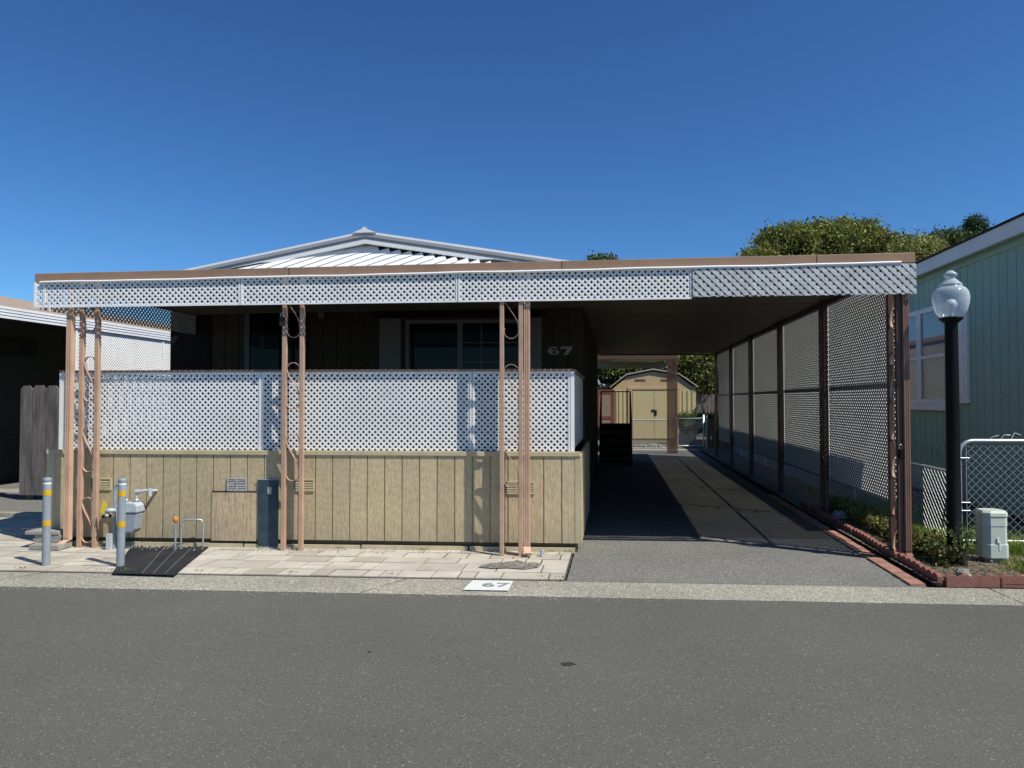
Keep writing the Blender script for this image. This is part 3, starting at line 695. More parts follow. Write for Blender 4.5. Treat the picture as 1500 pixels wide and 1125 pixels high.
# door
s = MB()
for x0, x1, z0, z1 in ((-5.13,-5.06,0.93,2.84),(-4.34,-4.26,0.93,2.84),(-5.06,-4.34,2.76,2.84),(-5.06,-4.34,1.87,1.91)): s.cbox(x0, x1, 9.6, -0.05, -0.0145, z0, z1)
df = s.build('door_frame', M['doorgrey'], home)
s = MB(); s.cbox(-5.06,-4.34,9.6,-0.028,-0.0145,0.93,2.76); s.build('door', M['glass'], home)
s = MB(); s.cbox(-4.05,-3.97,9.6,-0.03,-0.014,2.66,2.82); s.cbox(-4.02,-4.0,9.6,-0.1,-0.03,2.77,2.79)
sc = s.build('wall_lamp', M['black'], home)
s = MB(); s.lathe([(0.02,0),(0.045,0.02),(0.05,0.1),(0.03,0.13)], P(-4.01,9.6)+CN*-0.11+UZ*2.64, 12); s.build('lamp_shade', M['shutter'], sc)
def text(body, o, a, up, n, size, m, name, parent, sx=1.0, off=0.0, ext=0.004, track=1.0):
    cu = bpy.data.curves.new(name, 'FONT'); cu.body = body; cu.size = 1.0; cu.offset = off; cu.space_character = track; cu.extrude = 0.0
    ob = bpy.data.objects.new('tmp', cu); COL.objects.link(ob)
    me = bpy.data.meshes.new_from_object(ob.evaluated_get(bpy.context.evaluated_depsgraph_get()))
    bpy.data.objects.remove(ob)
    xs = [v.co.x for v in me.vertices]; ys = [v.co.y for v in me.vertices]; x0 = min(xs); y0 = min(ys); hh = max(ys)-y0
    k = size/hh
    mb = MB()
    vs = [o + a*((v.co.x-x0)*k*sx) + up*((v.co.y-y0)*k) + n*(-ext) for v in me.vertices]
    mb.add(vs, [tuple(p.vertices) for p in me.polygons])
    return mb.build(name, m, parent)
# slab-serif style house number, drawn as polygons
def digits67(o, a, up, n, H_, W_, m, name, parent):
    mb = MB()
    def ring(cx, cy, rx, ry, ix, iy, t0, t1, k=20):
        for i in range(k):
            A = t0+(t1-t0)*i/k; B = t0+(t1-t0)*(i+1)/k
            mb.prism([(cx+rx*math.cos(A), cy+ry*math.sin(A)), (cx+rx*math.cos(B), cy+ry*math.sin(B)), (cx+ix*math.cos(B), cy+iy*math.sin(B)), (cx+ix*math.cos(A), cy+iy*math.sin(A))], o, a, up, n, -0.006)
    w = W_*0.47
    ring(w*0.5, H_*0.5, w*0.5, H_*0.5, w*0.2, H_*0.36, R(40), R(320))        # 6 outer
    ring(w*0.58, H_*0.32, w*0.42, H_*0.31, w*0.16, H_*0.17, 0, R(360))
    x = W_*0.53; ww = W_*0.47
    mb.prism([(x, H_*0.62), (x+ww*0.10, H_*0.62), (x+ww*0.18, H_*0.74), (x+ww, H_*0.74), (x+ww, H_), (x, H_)], o, a, up, n, -0.0063)
    mb.prism([(x+ww*0.22, 0), (x+ww*0.62, 0), (x+ww, H_*0.80), (x+ww*0.62, H_*0.80)], o, a, up, n, -0.0057)
    return mb.build(name, m, parent)
digits67(P(-0.895, 9.58, 2.13), CX, UZ, CN, 0.115, 0.33, M['number'], 'house_number', home)

# painted number on the gutter
mk = MB(); mk.add([P(-1.20,5.60,0.0035), P(-0.84,5.60,0.0035), P(-0.84,5.90,0.0045), P(-1.18,5.90,0.0045)], [(0,1,2,3)])
mo = mk.build('painted_number_plate', M['signwhite']); mo['kind'] = 'structure'
text('67', P(-1.07,5.70,0.0065), CX, CN, UZ, 0.125, M['digit'], 'painted_digits', mo, sx=1.35, off=0.012, ext=0.0)

# ------------------------------------------------------------------ bollards
def make_bollard():
    t = thing('bollard', Vector((0,0,0)), 'x', 'bollard', 'bollards guarding the gas meter')
    b = MB(); b.lathe([(0.034,0.0),(0.034,0.775),(0.030,0.785)], n=24); b.build('pole', M['bollard'], t)
    b = MB(); b.lathe([(0.036,0.765),(0.037,0.775),(0.035,0.79),(0.02,0.797)], n=24); b.build('cap', M['bollard'], t)
    for z in (0.66, 0.385):
        b = MB(); b.lathe([(0.0352,z-0.025),(0.0352,z+0.025)], n=24); b.build('reflective_band', M['yellow'], t)
    b = MB(); b.lathe([(0.0352,0.737),(0.0352,0.752)], n=24); b.build('white_band', M['whitemetal'], t)
    return t
bo = make_bollard(); bo.location = P(-5.13, 6.14, 0.01); bo['label'] = 'grey bollard with yellow bands beside the stack of concrete slabs'
b2 = copy_tree(bo); b2.location = P(-4.423, 6.135, 0.01); b2['label'] = 'grey bollard with yellow bands directly in front of the gas meter'
b2.rotation_euler = (0, R(0.6), 0)

# ------------------------------------------------------------------ gas meter
gm = thing('gas_meter', P(-4.87, 6.88), 'grey gas meter with pipes and a yellow tag in front of the porch wall', 'gas meter')
o = P(-4.95, 6.82)
b = MB(); b.prism([(0.02,0.22),(0.05,0.18),(0.15,0.18),(0.185,0.22),(0.195,0.38),(0.01,0.38)], o, CX, UZ, CN, 0.13); b.build('lower_body', M['meter'], gm, bevel=0.018)
b = MB(); b.prism([(0.0,0.381),(0.205,0.381),(0.205,0.45),(0.18,0.485),(0.03,0.485),(0.0,0.45)], o+CN*-0.01, CX, UZ, CN, 0.15); b.build('upper_body', M['meterlight'], gm, bevel=0.012)
b = MB(); b.fbox(o, CX, CN, UZ, (0.0,0.085), (-0.035,-0.011), (0.375,0.46)); dl = b.build('dial_box', M['meterlight'], gm, bevel=0.004)
b = MB(); b.fbox(o, CX, CN, UZ, (0.012,0.073), (-0.0365,-0.0355), (0.39,0.447)); b.build('dial_face', M['scraped'], dl)
b = MB(); b.fbox(o, CX, CN, UZ, (0.0,0.07), (-0.005,0.0), (0.20,0.30)); b.build('nameplate', M['orange'], gm)
for ox in (0.045, 0.155):
    b = MB(); b.lathe([(0.022,0.485),(0.03,0.49),(0.03,0.51),(0.018,0.515)], o+CX*ox+CN*0.06, 14); b.build('union_nut', M['galv'], gm)
b = MB(); x = lambda a, y, z: o+CX*a+CN*y+UZ*z
b.tube([x(-0.075,0.06,0.0), x(-0.075,0.06,0.60), x(-0.07,0.06,0.64), x(-0.045,0.06,0.662), x(-0.015,0.06,0.662), x(0.02,0.06,0.655), x(0.04,0.06,0.62), x(0.045,0.06,0.51)], 0.016, 12); b.build('inlet_pipe', M['meter'], gm)
b = MB(); b.tube([x(0.155,0.06,0.51), x(0.155,0.06,0.56), x(0.165,0.06,0.585), x(0.20,0.06,0.59), x(0.25,0.07,0.60), x(0.275,0.09,0.595), x(0.285,0.12,0.59), x(0.29,0.19,0.585)], 0.015, 12)
b.tube([x(0.145,0.06,0.585), x(0.185,0.06,0.588)], 0.022, 10); b.tube([x(0.275,0.085,0.615), x(0.275,0.09,0.54)], 0.021, 10); b.build('outlet_pipe', M['meterlight'], gm)
b = MB(); b.lathe([(0.02,-0.02),(0.045,-0.012),(0.05,0.0),(0.045,0.012),(0.02,0.02)], x(-0.10,0.04,0.40), 16); b.tube([x(-0.15,0.05,0.39), x(-0.04,0.05,0.39)], 0.014, 8); b.tube([x(-0.12,0.0,0.345), x(-0.12,0.03,0.37)], 0.018, 8); b.build('regulator', M['meterlight'], gm)
b = MB(); b.tube([x(-0.19,0.04,0.335), x(-0.10,0.04,0.345)], 0.016, 8); b.build('valve', M['rubber'], gm)
b = MB(); b.tube([x(0.02,0.05,0.2), x(-0.02,0.06,0.02)], 0.012, 8); b.build('support_bracket', M['rubber'], gm)
b = MB(); b.prism([(-0.20,0.38),(-0.145,0.37),(-0.13,0.45),(-0.165,0.51)], x(0,0.02,0), CX, UZ, CN, 0.003); b.build('tag', M['yellowtag'], gm)
b = MB(); b.fbox(o, CX, CN, UZ, (-0.115,-0.07), (-0.01,0.03), (0.0,0.17)); b.build('riser_sleeve', M['meterlight'], gm)

# slab stack
names = ['topmost grey concrete slab of the stack at the left end of the porch wall', 'second concrete slab from the top of the stack by the porch wall', 'third concrete slab from the top of the stack by the porch wall', 'small lowest concrete slab under the stack by the porch wall']
cfg = [(-5.93,-5.58,6.82,0.20,0.150,0.185), (-5.84,-5.56,6.84,0.16,0.112,0.148), (-5.86,-5.57,6.84,0.17,0.070,0.110), (-5.80,-5.48,6.72,0.20,0.022,0.068)]
for (u0,u1,v0,d,z0,z1), nm in zip(cfg, names):
    s = MB(); s.fbox(P(u0,v0), (CX+CN*random.uniform(-.06,.06)).normalized(), CN, UZ, (0,u1-u0), (0,d), (z0,z1))
    ob = s.build('concrete_slab', M['slab'], loc=P((u0+u1)/2, v0, z0), bevel=0.004); tag(ob, nm, 'slab', 'concrete slabs stacked at the porch corner')
s = MB(); s.tube([P(-0.70,6.80,0.02), P(-0.685,6.80,0.075)], 0.018, 10); ob = s.build('cleanout_cap', M['meterlight'], loc=P(-0.7,6.8,0)); tag(ob, 'small light grey pipe stub in the paving near the right end of the porch wall', 'pipe')

# ------------------------------------------------------------------ left fence + neighbour
fc = thing('wooden_fence', P(-8.7, 10.2), 'weathered grey dog-eared board fence beside the left neighbour', 'fence')
xs = [(-8.97,0.185,1.74),(-8.775,0.20,1.745),(-8.565,0.20,1.74),(-8.355,0.19,1.70),(-8.155,0.19,1.72),(-7.955,0.19,1.71)]
for i, (u, wd, h) in enumerate(xs):
    s = MB(); s.prism([(0,0.08),(wd,0.08),(wd,h-0.05),(wd-0.045,h),(0.045,h),(0,h-0.05)], P(u,10.2), CX, UZ, CN, 0.02); s.build('board', M['wood'], fc)
s = MB(); s.cbox(-8.95,-7.8,10.2,0.021,0.06,0.4,0.49); s.cbox(-8.95,-7.8,10.2,0.021,0.06,1.3,1.39); s.cbox(-8.9,-8.8,10.2,0.061,0.15,0,1.6); s.build('rail', M['wood'], fc)

nb = thing('left_neighbour_house', P(-10.5, 14), 'dark neighbouring house at the left edge with tan shingle roof and white eave', 'house')
NE = -9.1
s = MB(); s.hexa([P(NE,8.0,2.82),P(NE,24,2.82),P(-10.8,24,3.26),P(-10.8,8.0,3.26),P(NE,8.0,2.93),P(NE,24,2.93),P(-10.8,24,3.37),P(-10.8,8.0,3.37)]); 
s.hexa([P(-14.5,8.0,2.32),P(-10.8,8.0,3.26),P(-10.8,24,3.26),P(-14.5,24,2.32),P(-14.5,8.0,2.42),P(-10.8,8.0,3.37),P(-10.8,24,3.37),P(-14.5,24,2.42)])
s.build('roof', M['tanshingle'], nb)
s = MB()
for k in range(4): s.dbox(NE, 7.95, 24, 0.002+0.008*(3-k), 0.03+0.008*(3-k), 2.93-0.045*(k+1), 2.93-0.045*k-0.006)
s.build('fascia', M['whitemetal'], nb)
s = MB(); s.dbox(-11.2, 8, 24, 0, 0.1, 0, 3.0)
for k in range(24):
    s.dbox(-11.08, 8, 24, 0.0, 0.012, 0.05+0.1*k*0.35, 0.05+0.1*k*0.35+0.03)
wl = s.build('side_wall', mat('neighbour_dark_wall', (0.045,0.05,0.042), 0.8, 0.1, 3), nb)
s = MB(); s.cbox(-11.2,NE-0.02,19.0,0,0.1,0,2.8); s.build('end_wall', M['darkside'], nb)
s = MB(); s.dbox(-11.07, 12.0, 12.9, 0.0, 0.03, 2.35, 2.62); s.build('vent', M['rubber'], nb)
s = MB(); lattice(s, P(NE-0.02, 11.45), DX, DN, 8.0, 0.9, 2.76, 0.062, 0.025, 0.003); sp = s.build('lattice_screen', M['white'], nb)
for x0 in (0, 2.35, 4.7, 7.0):
    s = MB(); s.fbox(P(NE-0.02, 11.45), DX, DN, UZ, (x0, x0+0.04), (0.0155,0.022), (0.9,2.76)); s.build('edge_strip', M['white'], sp)
s = MB(); s.cbox(-9.5, -8.9, 16.0, 0, 0.2, 3.0, 3.12); s.build('roof_vent', M['whitemetal'], nb)
s = MB(); s.tube([P(-8.98,11.0,0.55),P(-8.98,11.0,0.85)], 0.03, 8); s.cbox(-9.0,-8.94,11.0,-0.05,0.05,0.75,0.95); s.cbox(-8.99,-8.96,11.0,-0.02,0.02,0,0.56); s.build('hose_bib', M['rubber'], nb)

# ------------------------------------------------------------------ teal house
TU = 4.85; TA = 7.3; TB = 26.5
th = thing('teal_house', P(TU, 9), 'teal green grooved siding house on the right with dark roof and white window', 'house')
w = MB(); boards(w, P(TU, TA), DX, DN, (TB-TA)*DL, 0.86, 3.46, 0.20); w.build('wall', M['teal'], th)
w = MB(); boards(w, P(TU+0.014, TA), DX, DN, (TB-TA)*DL, 0.10, 0.859, 0.20); w.build('skirting', M['teal'], th)
w = MB(); boards(w, P(TU, TA-0.02), CX, CN, 6.0, 0.10, 3.44, 0.20); w.build('wall', M['teal'], th)
w = MB(); w.dbox(TU, TA+0.01, TB, 0.05, 0.12, 0.0, 0.095); w.build('foundation', M['rubber'], th)
w = MB(); w.dbox(TU, TA, TB+0.1, -0.032, -0.001, 3.37, 3.463); w.build('frieze_board', M['tealtrim'], th)
w = MB(); w.dbox(TU, 8.27, TB+0.3, -0.20, -0.155, 3.442, 3.625)
w.build('fascia', M['fasciagrey'], th, bevel=0.003)
w = MB(); w.dbox(TU, 7.1, 8.267, -0.205, -0.155, 3.436, 3.64); w.build('sunlit_fascia_end', M['whitemetal'], th, bevel=0.003)  # brighter white stands for sun on this end of the fascia
w = MB(); w.hexa([P(TU-0.155,7.1,3.465),P(TU+0.04,7.1,3.465),P(TU+0.04,TB+.3,3.465),P(TU-0.155,TB+.3,3.465),P(TU-0.155,7.1,3.478),P(TU+0.04,7.1,3.478),P(TU+0.04,TB+.3,3.478),P(TU-0.155,TB+.3,3.478)]); w.build('soffit', M['tealtrim'], th)
w = MB(); w.hexa([P(TU-0.235,7.05,3.627),P(TU+4,7.05,4.33),P(TU+4,TB+.4,4.33),P(TU-0.235,TB+.4,3.627),P(TU-0.235,7.05,3.645),P(TU+4,7.05,4.35),P(TU+4,TB+.4,4.35),P(TU-0.235,TB+.4,3.645)]); w.build('roof', M['shingle'], th)
# window
def tw(v0, v1):
    o = P(TU, v0); L = (v1-v0)*DL; w = MB()
    for x0, x1, z0, z1 in ((0,L,2.87,2.95),(0,L,1.465,1.535),(0,0.07,1.535,2.87),(L-0.07,L,1.535,2.87),(0.07,L-0.07,2.16,2.21)): w.fbox(o, DX, DN, UZ, (x0,x1), (-0.053,-0.016), (z0,z1))
    f_ = w.build('window_frame', M['shutterwhite'], th, bevel=0.003)
    for z0, z1 in ((1.535,2.16),(2.21,2.87)):
        w = MB(); w.fbox(o, DX, DN, UZ, (0.07,L-0.07), (-0.03,-0.018), (z0,z1)); w.build('pane', M['blinds'], f_)
tw(10.57, 11.58); tw(11.59, 12.66)
w = MB(); w.dbox(TU, 10.42, 12.78, -0.08, -0.016, 1.365, 1.463); w.build('sill', M['shutterwhite'], th, bevel=0.004)
for v0 in (10.03, 12.68):
    w = MB(); w.dbox(TU, v0, v0+0.52, -0.058, -0.0165, 1.475, 2.96); sh_ = w.build('shutter', M['shutterwhite'], th, bevel=0.003)
    for z0, z1 in ((1.53,2.16),(2.28,2.88)):
        w = MB(); w.dbox(TU, v0+0.08, v0+0.44, -0.068, -0.058, z0, z1); w.build('raised_panel', M['shutterwhite'], sh_, bevel=0.006)
for k in range(6):
    w = MB(); w.dbox(TU+0.014, 10.51+0.15*k, 10.57+0.15*k, -0.024, -0.0165, 0.65, 0.77); w.build('skirting_vent', M['tealtrim'], th)

# ------------------------------------------------------------------ chain link on the right
GT = thing('chain_link_gate', P(3.4, 7.3), 'galvanised chain link gate with rounded corner beside the black street lamp', 'gate')
def rrect(o, a, x0, x1, z0, z1, r):
    pts = [o+a*x0+UZ*z0]
    for k in range(7):
        t = math.pi/2*k/6; pts.append(o + a*(x0+r-r*math.cos(t)) + UZ*(z1-r+r*math.sin(t)))
    pts.append(o+a*x1+UZ*z1); return pts
o = P(3.40, 7.3)
s = MB(); s.tube(rrect(o, CX, 0, 1.25, 0.12, 1.11, 0.13), 0.019, 10); s.tube([o+CX*0+UZ*0.12, o+CX*1.25+UZ*0.12], 0.016, 10); s.tube([o+CX*1.25+UZ*0.12, o+CX*1.25+UZ*1.11], 0.016, 10); s.build('frame', M['galv'], GT)
s = MB(); mesh_wire(s, o+CX*0.075+CN*-0.003, CX, CN, 1.15, 0.13, 1.07); s.build('wire_mesh', M['galv'], GT)
s = MB()
for z in (0.94, 0.50, 0.42): s.tube([o+CX*-0.02+UZ*z+CN*-0.022, o+CX*0.085+UZ*z+CN*-0.022], 0.007, 6)
s.tube([o+CX*0.065+UZ*0.12, o+CX*0.065+UZ*1.07], 0.004, 6); s.build('tension_bar', M['galv'], GT)
s = MB()
for k, x in enumerate((0.32, 0.43, 0.53, 0.66, 0.85, 1.0)):
    s.tube([o+CX*(x-0.05)+UZ*1.10, o+CX*(x)+UZ*(1.15+0.02*(k%3)), o+CX*(x+0.06)+UZ*1.165], 0.0035, 5)
s.build('loose_wire', M['galv'], GT)
CF = thing('chain_link_fence', P(3.35, 9), 'low chain link fence running back beside the lattice screened carport', 'fence')
o = P(3.37, 7.32); L = 14.0
s = MB(); s.tube([o+UZ*0.79, o+DX*L+UZ*0.86], 0.015, 8); s.build('top_rail', M['galv'], CF)
s = MB(); mesh_wire(s, o+UZ*0, DX, DN, L, 0.05, 0.80, 0.078, 0.0026); s.build('wire_mesh', M['galv'], CF)
for k in range(5):
    s = MB(); s.tube([o+DX*(0.02+3.0*k), o+DX*(0.02+3.0*k)+UZ*(0.86 if k else 1.12)], 0.022, 10); s.build('post', M['galv'], CF)

# ------------------------------------------------------------------ street lamp
LP = Vector((4.03, 6.50, 0.03))
lamp = thing('street_lamp', LP, 'black pole street lamp with clear acorn globe beside the carport', 'street lamp')
s = MB(); s.lathe([(0.08,0),(0.08,0.04),(0.062,0.06),(0.058,1.2),(0.054,2.17),(0.054,2.19)], LP, 28); s.build('pole', M['black'], lamp)
s = MB(); s.lathe([(0.061,2.191),(0.07,2.20),(0.10,2.225),(0.102,2.235),(0.06,2.245)], LP, 28); s.build('globe_holder', M['black'], lamp)
s = MB(); prof = [(0.088,2.236),(0.108,2.25),(0.138,2.30),(0.155,2.36),(0.161,2.42),(0.152,2.47),(0.128,2.505),(0.100,2.522),(0.098,2.530),(0.104,2.535),(0.097,2.545),(0.075,2.565),(0.052,2.588),(0.036,2.60),(0.045,2.612),(0.060,2.628),(0.056,2.642),(0.040,2.652),(0.028,2.668),(0.004,2.675)]
s.lathe([(a*0.95, b) for a, b in prof], LP, 36); s.build('globe', M['globe'], lamp)
s = MB(); s.lathe([(0.022,2.246),(0.022,2.29),(0.035,2.31),(0.052,2.345),(0.052,2.37),(0.035,2.40),(0.008,2.41)], LP, 16); s.build('bulb', M['bulb'], lamp)

# ------------------------------------------------------------------ utility pedestal
pc = P(3.44, 6.80, 0.03)
ped = thing('utility_pedestal', pc, 'pale grey green plastic utility pedestal in the planting bed', 'utility box')
def rring(hw, hd, z, c=0.045):
    hw *= 0.86
    return [pc + CX*x + CN*y + UZ*z for x, y in ((-hw+c,-hd),(hw-c,-hd),(hw,-hd+c),(hw,hd-c),(hw-c,hd),(-hw+c,hd),(-hw,hd-c),(-hw,-hd+c))]
def stack(mb, rings):
    n = len(rings[0]); vs = [v for r in rings for v in r]; fs = []
    for i in range(len(rings)-1):
        for k in range(n): fs.append((i*n+k, i*n+(k+1)%n, (i+1)*n+(k+1)%n, (i+1)*n+k))
    fs.append(tuple(range(n-1,-1,-1))); fs.append(tuple(range((len(rings)-1)*n, len(rings)*n))); mb.add(vs, fs)
s = MB(); stack(s, [rring(0.132,0.11,0.05), rring(0.130,0.108,0.17), rring(0.124,0.102,0.172), rring(0.122,0.10,0.335), rring(0.126,0.104,0.337), rring(0.123,0.101,0.42)]); s.build('body', M['sage'], ped, bevel=0.004)
s = MB(); stack(s, [rring(0.131,0.108,0.421), rring(0.128,0.105,0.455), rring(0.112,0.09,0.475)]); s.build('lid', M['sage'], ped, bevel=0.005)
s = MB(); stack(s, [rring(0.10,0.085,-0.03), rring(0.10,0.085,0.049)]); s.build('base', M['slab'], ped)
s = MB(); s.fbox(pc, CX, CN, UZ, (-0.012,0.006), (-0.112,-0.105), (0.19,0.235)); s.fbox(pc, CX, CN, UZ, (0.004,0.014), (-0.112,-0.105), (0.12,0.20)); s.build('latch', M['whitemetal'], ped)

# ------------------------------------------------------------------ brick strip + scalloped edging
bs = MB(); v = 5.96
while v < 11.5:
    L = 0.2 + random.uniform(-.01,.01)
    q = []
    for z in (0.0, 0.018+random.uniform(-.002,.006)):
        for u, vv in ((2.38,v),(2.50,v),(2.50,v+L-0.012),(2.38,v+L-0.012)): q.append(P(u+random.uniform(-.004,.004), vv, z))
    bs.hexa(q); v += L
struct('brick_border', bs, M['brickpink'])
def edger():
    prof = [(0,0)]; L = 0.42; prof += [(L,0)]
    nb_ = 4
    for i in range(nb_*6, -1, -1):
        x = L*i/(nb_*6); ph = (i % 6)/6.0
        prof.append((x, 0.078 + 0.024*math.sin(math.pi*ph if i % 6 else 0)))
    return prof
def place_edgers(u, v, a, n, count, lab_base, step=0.43):
    prof = edger(); first = None
    for k in range(count):
        if first is None:
            s = MB(); s.prism(prof, Vector((0,0,0)), a, UZ, n, 0.045); first = s.build('scalloped_edger', M['brickred'], bevel=0.004); ob = first
        else: ob = first.copy(); COL.objects.link(ob)
        ob.location = P(u, v, 0.0) + a*(k*step) + n*random.uniform(-.012,.012)
        ob.rotation_euler = (0, 0, random.uniform(-.035,.035))
        tag(ob, lab_base(k), 'garden edging', 'scalloped red edging blocks')
ordn = ['first','second','third','fourth','fifth','sixth','seventh','eighth','ninth','tenth']
place_edgers(2.655, 5.945, CX, CN, 5, lambda k: 'red scalloped edging block along the gutter, %s from the driveway corner' % ordn[k])
place_edgers(2.60, 5.97, DX, DN, 10, lambda k: 'red scalloped edging block along the driveway, %s from the street' % ordn[k])
for i, (u, v, r) in enumerate(((2.78,9.1,0.09),(2.75,6.12,0.035),(2.90,6.2,0.06))):
    s = MB(); rn = random.Random(i); pr = [(r*0.6,0),(r,0.3*r),(r*0.9,0.8*r),(r*0.5,1.2*r),(0.01,1.3*r)]
    s.lathe(pr, P(u,v,0.02), 9, False)
    s.v = [tuple(Vector(q)+Vector((rn.uniform(-.2,.2)*r, rn.uniform(-.2,.2)*r, rn.uniform(-.1,.1)*r))) for q in s.v]
    ob = s.build('garden_stone', M['stone'], loc=P(u,v,0.02)); tag(ob, ['rounded grey stone at the foot of the second side post','small grey stone behind the driveway corner edging','flat grey stone in the bed near the gutter edging'][i], 'stone')

# ------------------------------------------------------------------ vegetation
def leaf(mb, c, size, rnd, upb=0.3, asp=0.5):
    d = Vector((rnd.gauss(0,1), rnd.gauss(0,1), rnd.gauss(0,1)+upb)).normalized()
    s = d.cross(Vector((rnd.gauss(0,1), rnd.gauss(0,1), rnd.gauss(0,1)))).normalized()
    n = len(mb.v); w = size*asp*0.5
    mb.v += [tuple(c), tuple(c+d*size*0.5+s*w), tuple(c+d*size), tuple(c+d*size*0.5-s*w)]
    mb.f.append((n, n+1, n+2, n+3)); mb.sm.append(False)
def crown(lobes, nclump, nleaf, size, seed, spread=0.35, inner=0.25, asp=0.5, lumps=0):
    rnd = random.Random(seed); mb = MB(); lobes = list(lobes)
    if lumps:
        for (cx, cy, cz, rx, ry, rz_) in list(lobes):
            for k in range(lumps):
                a = rnd.uniform(0, 6.28); b = rnd.uniform(0.1, 1.1); q = rnd.uniform(.22, .4)
                lobes.append((cx+rx*.85*math.cos(a)*math.cos(b), cy+ry*.85*math.sin(a)*math.cos(b), cz+rz_*.85*math.sin(b), rx*q, ry*q, rz_*q))
    tot = sum(rx*rz_ for _,_,_,rx,_,rz_ in lobes)
    for (cx, cy, cz, rx, ry, rz_) in lobes:
        for k in range(int(nclump*rx*rz_/tot)):
            d = Vector((rnd.gauss(0,1), rnd.gauss(0,1), rnd.gauss(0,1))).normalized()
            if d.z < -0.4 and rnd.random() < 0.5: d.z *= -1
            r = 1.0 if rnd.random() > inner else rnd.uniform(0.5, 0.95)
            r *= rnd.uniform(0.86, 1.05)
            c = Vector((cx+d.x*rx*r, cy+d.y*ry*r, cz+d.z*rz_*r))
            sp = spread*rnd.uniform(0.6, 1.3)
            for j in range(nleaf):
                q = c + Vector((rnd.gauss(0,sp*.5), rnd.gauss(0,sp*.5), rnd.gauss(0,sp*.38)))
                leaf(mb, q, size*rnd.uniform(.7,1.4), rnd, 0.4, asp)
    return mb
def core(lobes, k=0.8):
    mb = MB()
    for (cx, cy, cz, rx, ry, rz_) in lobes:
        pr = []
        for i in range(9):
            t = -math.pi/2 + math.pi*i/8; pr.append((max(0.01, math.cos(t)), math.sin(t)))
        n = 14; vs = []; rr = random.Random(int(cx*10))
        for r, z in pr:
            for j in range(n):
                a = 2*math.pi*j/n; w = k*rr.uniform(.85,1.08); vs.append((cx+r*math.cos(a)*rx*w, cy+r*math.sin(a)*ry*w, cz+z*rz_*w))
        fs = [(i*n+j, i*n+(j+1)%n, (i+1)*n+(j+1)%n, (i+1)*n+j) for i in range(8) for j in range(n)]
        mb.add(vs, fs)
    return mb
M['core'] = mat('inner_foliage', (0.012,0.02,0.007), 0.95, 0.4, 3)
def tree(name, base, lobes, nclump, nleaf, size, m, label, cat='tree', group=None, seed=1, trunk=0.2, spread=0.4, core_k=0.78, asp=0.5):
    t = thing(name, Vector(base), label, cat, group)
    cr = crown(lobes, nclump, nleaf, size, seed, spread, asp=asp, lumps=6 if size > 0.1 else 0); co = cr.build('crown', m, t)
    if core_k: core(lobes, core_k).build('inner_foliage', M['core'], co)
    s = MB(); b = Vector(base); rnd = random.Random(seed)
    for (cx, cy, cz, rx, ry, rz_) in lobes:
        mid = b + (Vector((cx,cy,cz))-b)*0.5; mid.x = (b.x*2+cx)/3; mid.y = (b.y*2+cy)/3
        s.tube([b, b+Vector((0,0,(cz-b.z)*0.25)), mid, Vector((cx,cy,cz))], [trunk, trunk*0.8, trunk*0.55, trunk*0.2], 8)
    s.build('trunk', M['bark'], t)
    return t
def at(px, py, Yd): # positions measured from the photograph, kept as plain metres
    return ((px-750)/1040*Yd, 1.5+(588-py)/1040*Yd)
def L_(px, py, Yd, rpx, rpy, ry=None):
    x, z = at(px, py, Yd); k = Yd/1040; return (x, Yd, z, rpx*k, (ry or rpx)*k, rpy*k)
tree('broad_tree', (14.5,34,0), [L_(1150,378,34,50,44), L_(1195,368,34.6,46,36), L_(1108,400,33,34,30), L_(1160,430,34,80,40)], 1500, 34, 0.15, M['leafbig'], 'broad rounded olive green tree behind the right part of the carport roof', group='trees behind the houses', seed=3, trunk=0.3)
tree('broad_tree', (16.5,36,0), [L_(1240,366,36,52,38), L_(1290,378,35.5,40,34), L_(1325,392,35,30,28), L_(1270,430,36,90,44)], 1500, 34, 0.15, M['leafbig'], 'taller olive tree with brown tinged top right of the broad rounded tree', group='trees behind the houses', seed=5, trunk=0.3)
tree('yellow_green_tree', (18.0,31,0), [L_(1348,384,31,34,36), L_(1322,400,31,26,30), L_(1345,420,31,50,30)], 800, 34, 0.12, M['leafyel'], 'yellow green rounded tree just right of the carport roof corner', group='trees behind the houses', seed=8, trunk=0.2)
tree('dark_tree', (22.5,37,0), [L_(1388,368,37,34,30), L_(1412,372,37,30,28), L_(1400,400,37,50,36)], 700, 32, 0.14, M['leafdk'], 'dark green tree above the teal house roof slope', group='trees behind the houses', seed=9, trunk=0.25)
tree('conifer', (26.0,40,0), [L_(1433,332,40,11,14), L_(1424,342,40,9,8), L_(1441,340,40,9,8), L_(1432,362,40,14,20)], 200, 40, 0.13, M['leafcon'], 'small dark conifer tip rising above the teal house roof', group='trees behind the houses', seed=10, trunk=0.14, core_k=0.55, spread=0.35)
tree('distant_tree', (5.3,42,0), [L_(878,386,42,14,8), L_(892,386,42,11,8)], 60, 22, 0.2, M['leafdk'], 'tip of a distant dark tree just above the carport fascia centre', group='trees behind the houses', seed=12, trunk=0.12, core_k=0.5)
tree('yard_tree', (5.0,31,0), [L_(905,545,31,44,28), L_(940,520,31,40,26), L_(880,520,31,40,26)], 420, 26, 0.15, M['leafshrub'], 'leafy tree behind the left side of the gambrel shed', group='trees behind the shed', seed=14, trunk=0.14)
tree('yard_tree', (8.2,30,0), [L_(1015,540,30,38,38), L_(1050,535,31,36,36), L_(985,520,31,36,26)], 480, 26, 0.14, M['leafbig'], 'sunlit leafy tree behind the right side of the gambrel shed', group='trees behind the shed', seed=15, trunk=0.14)
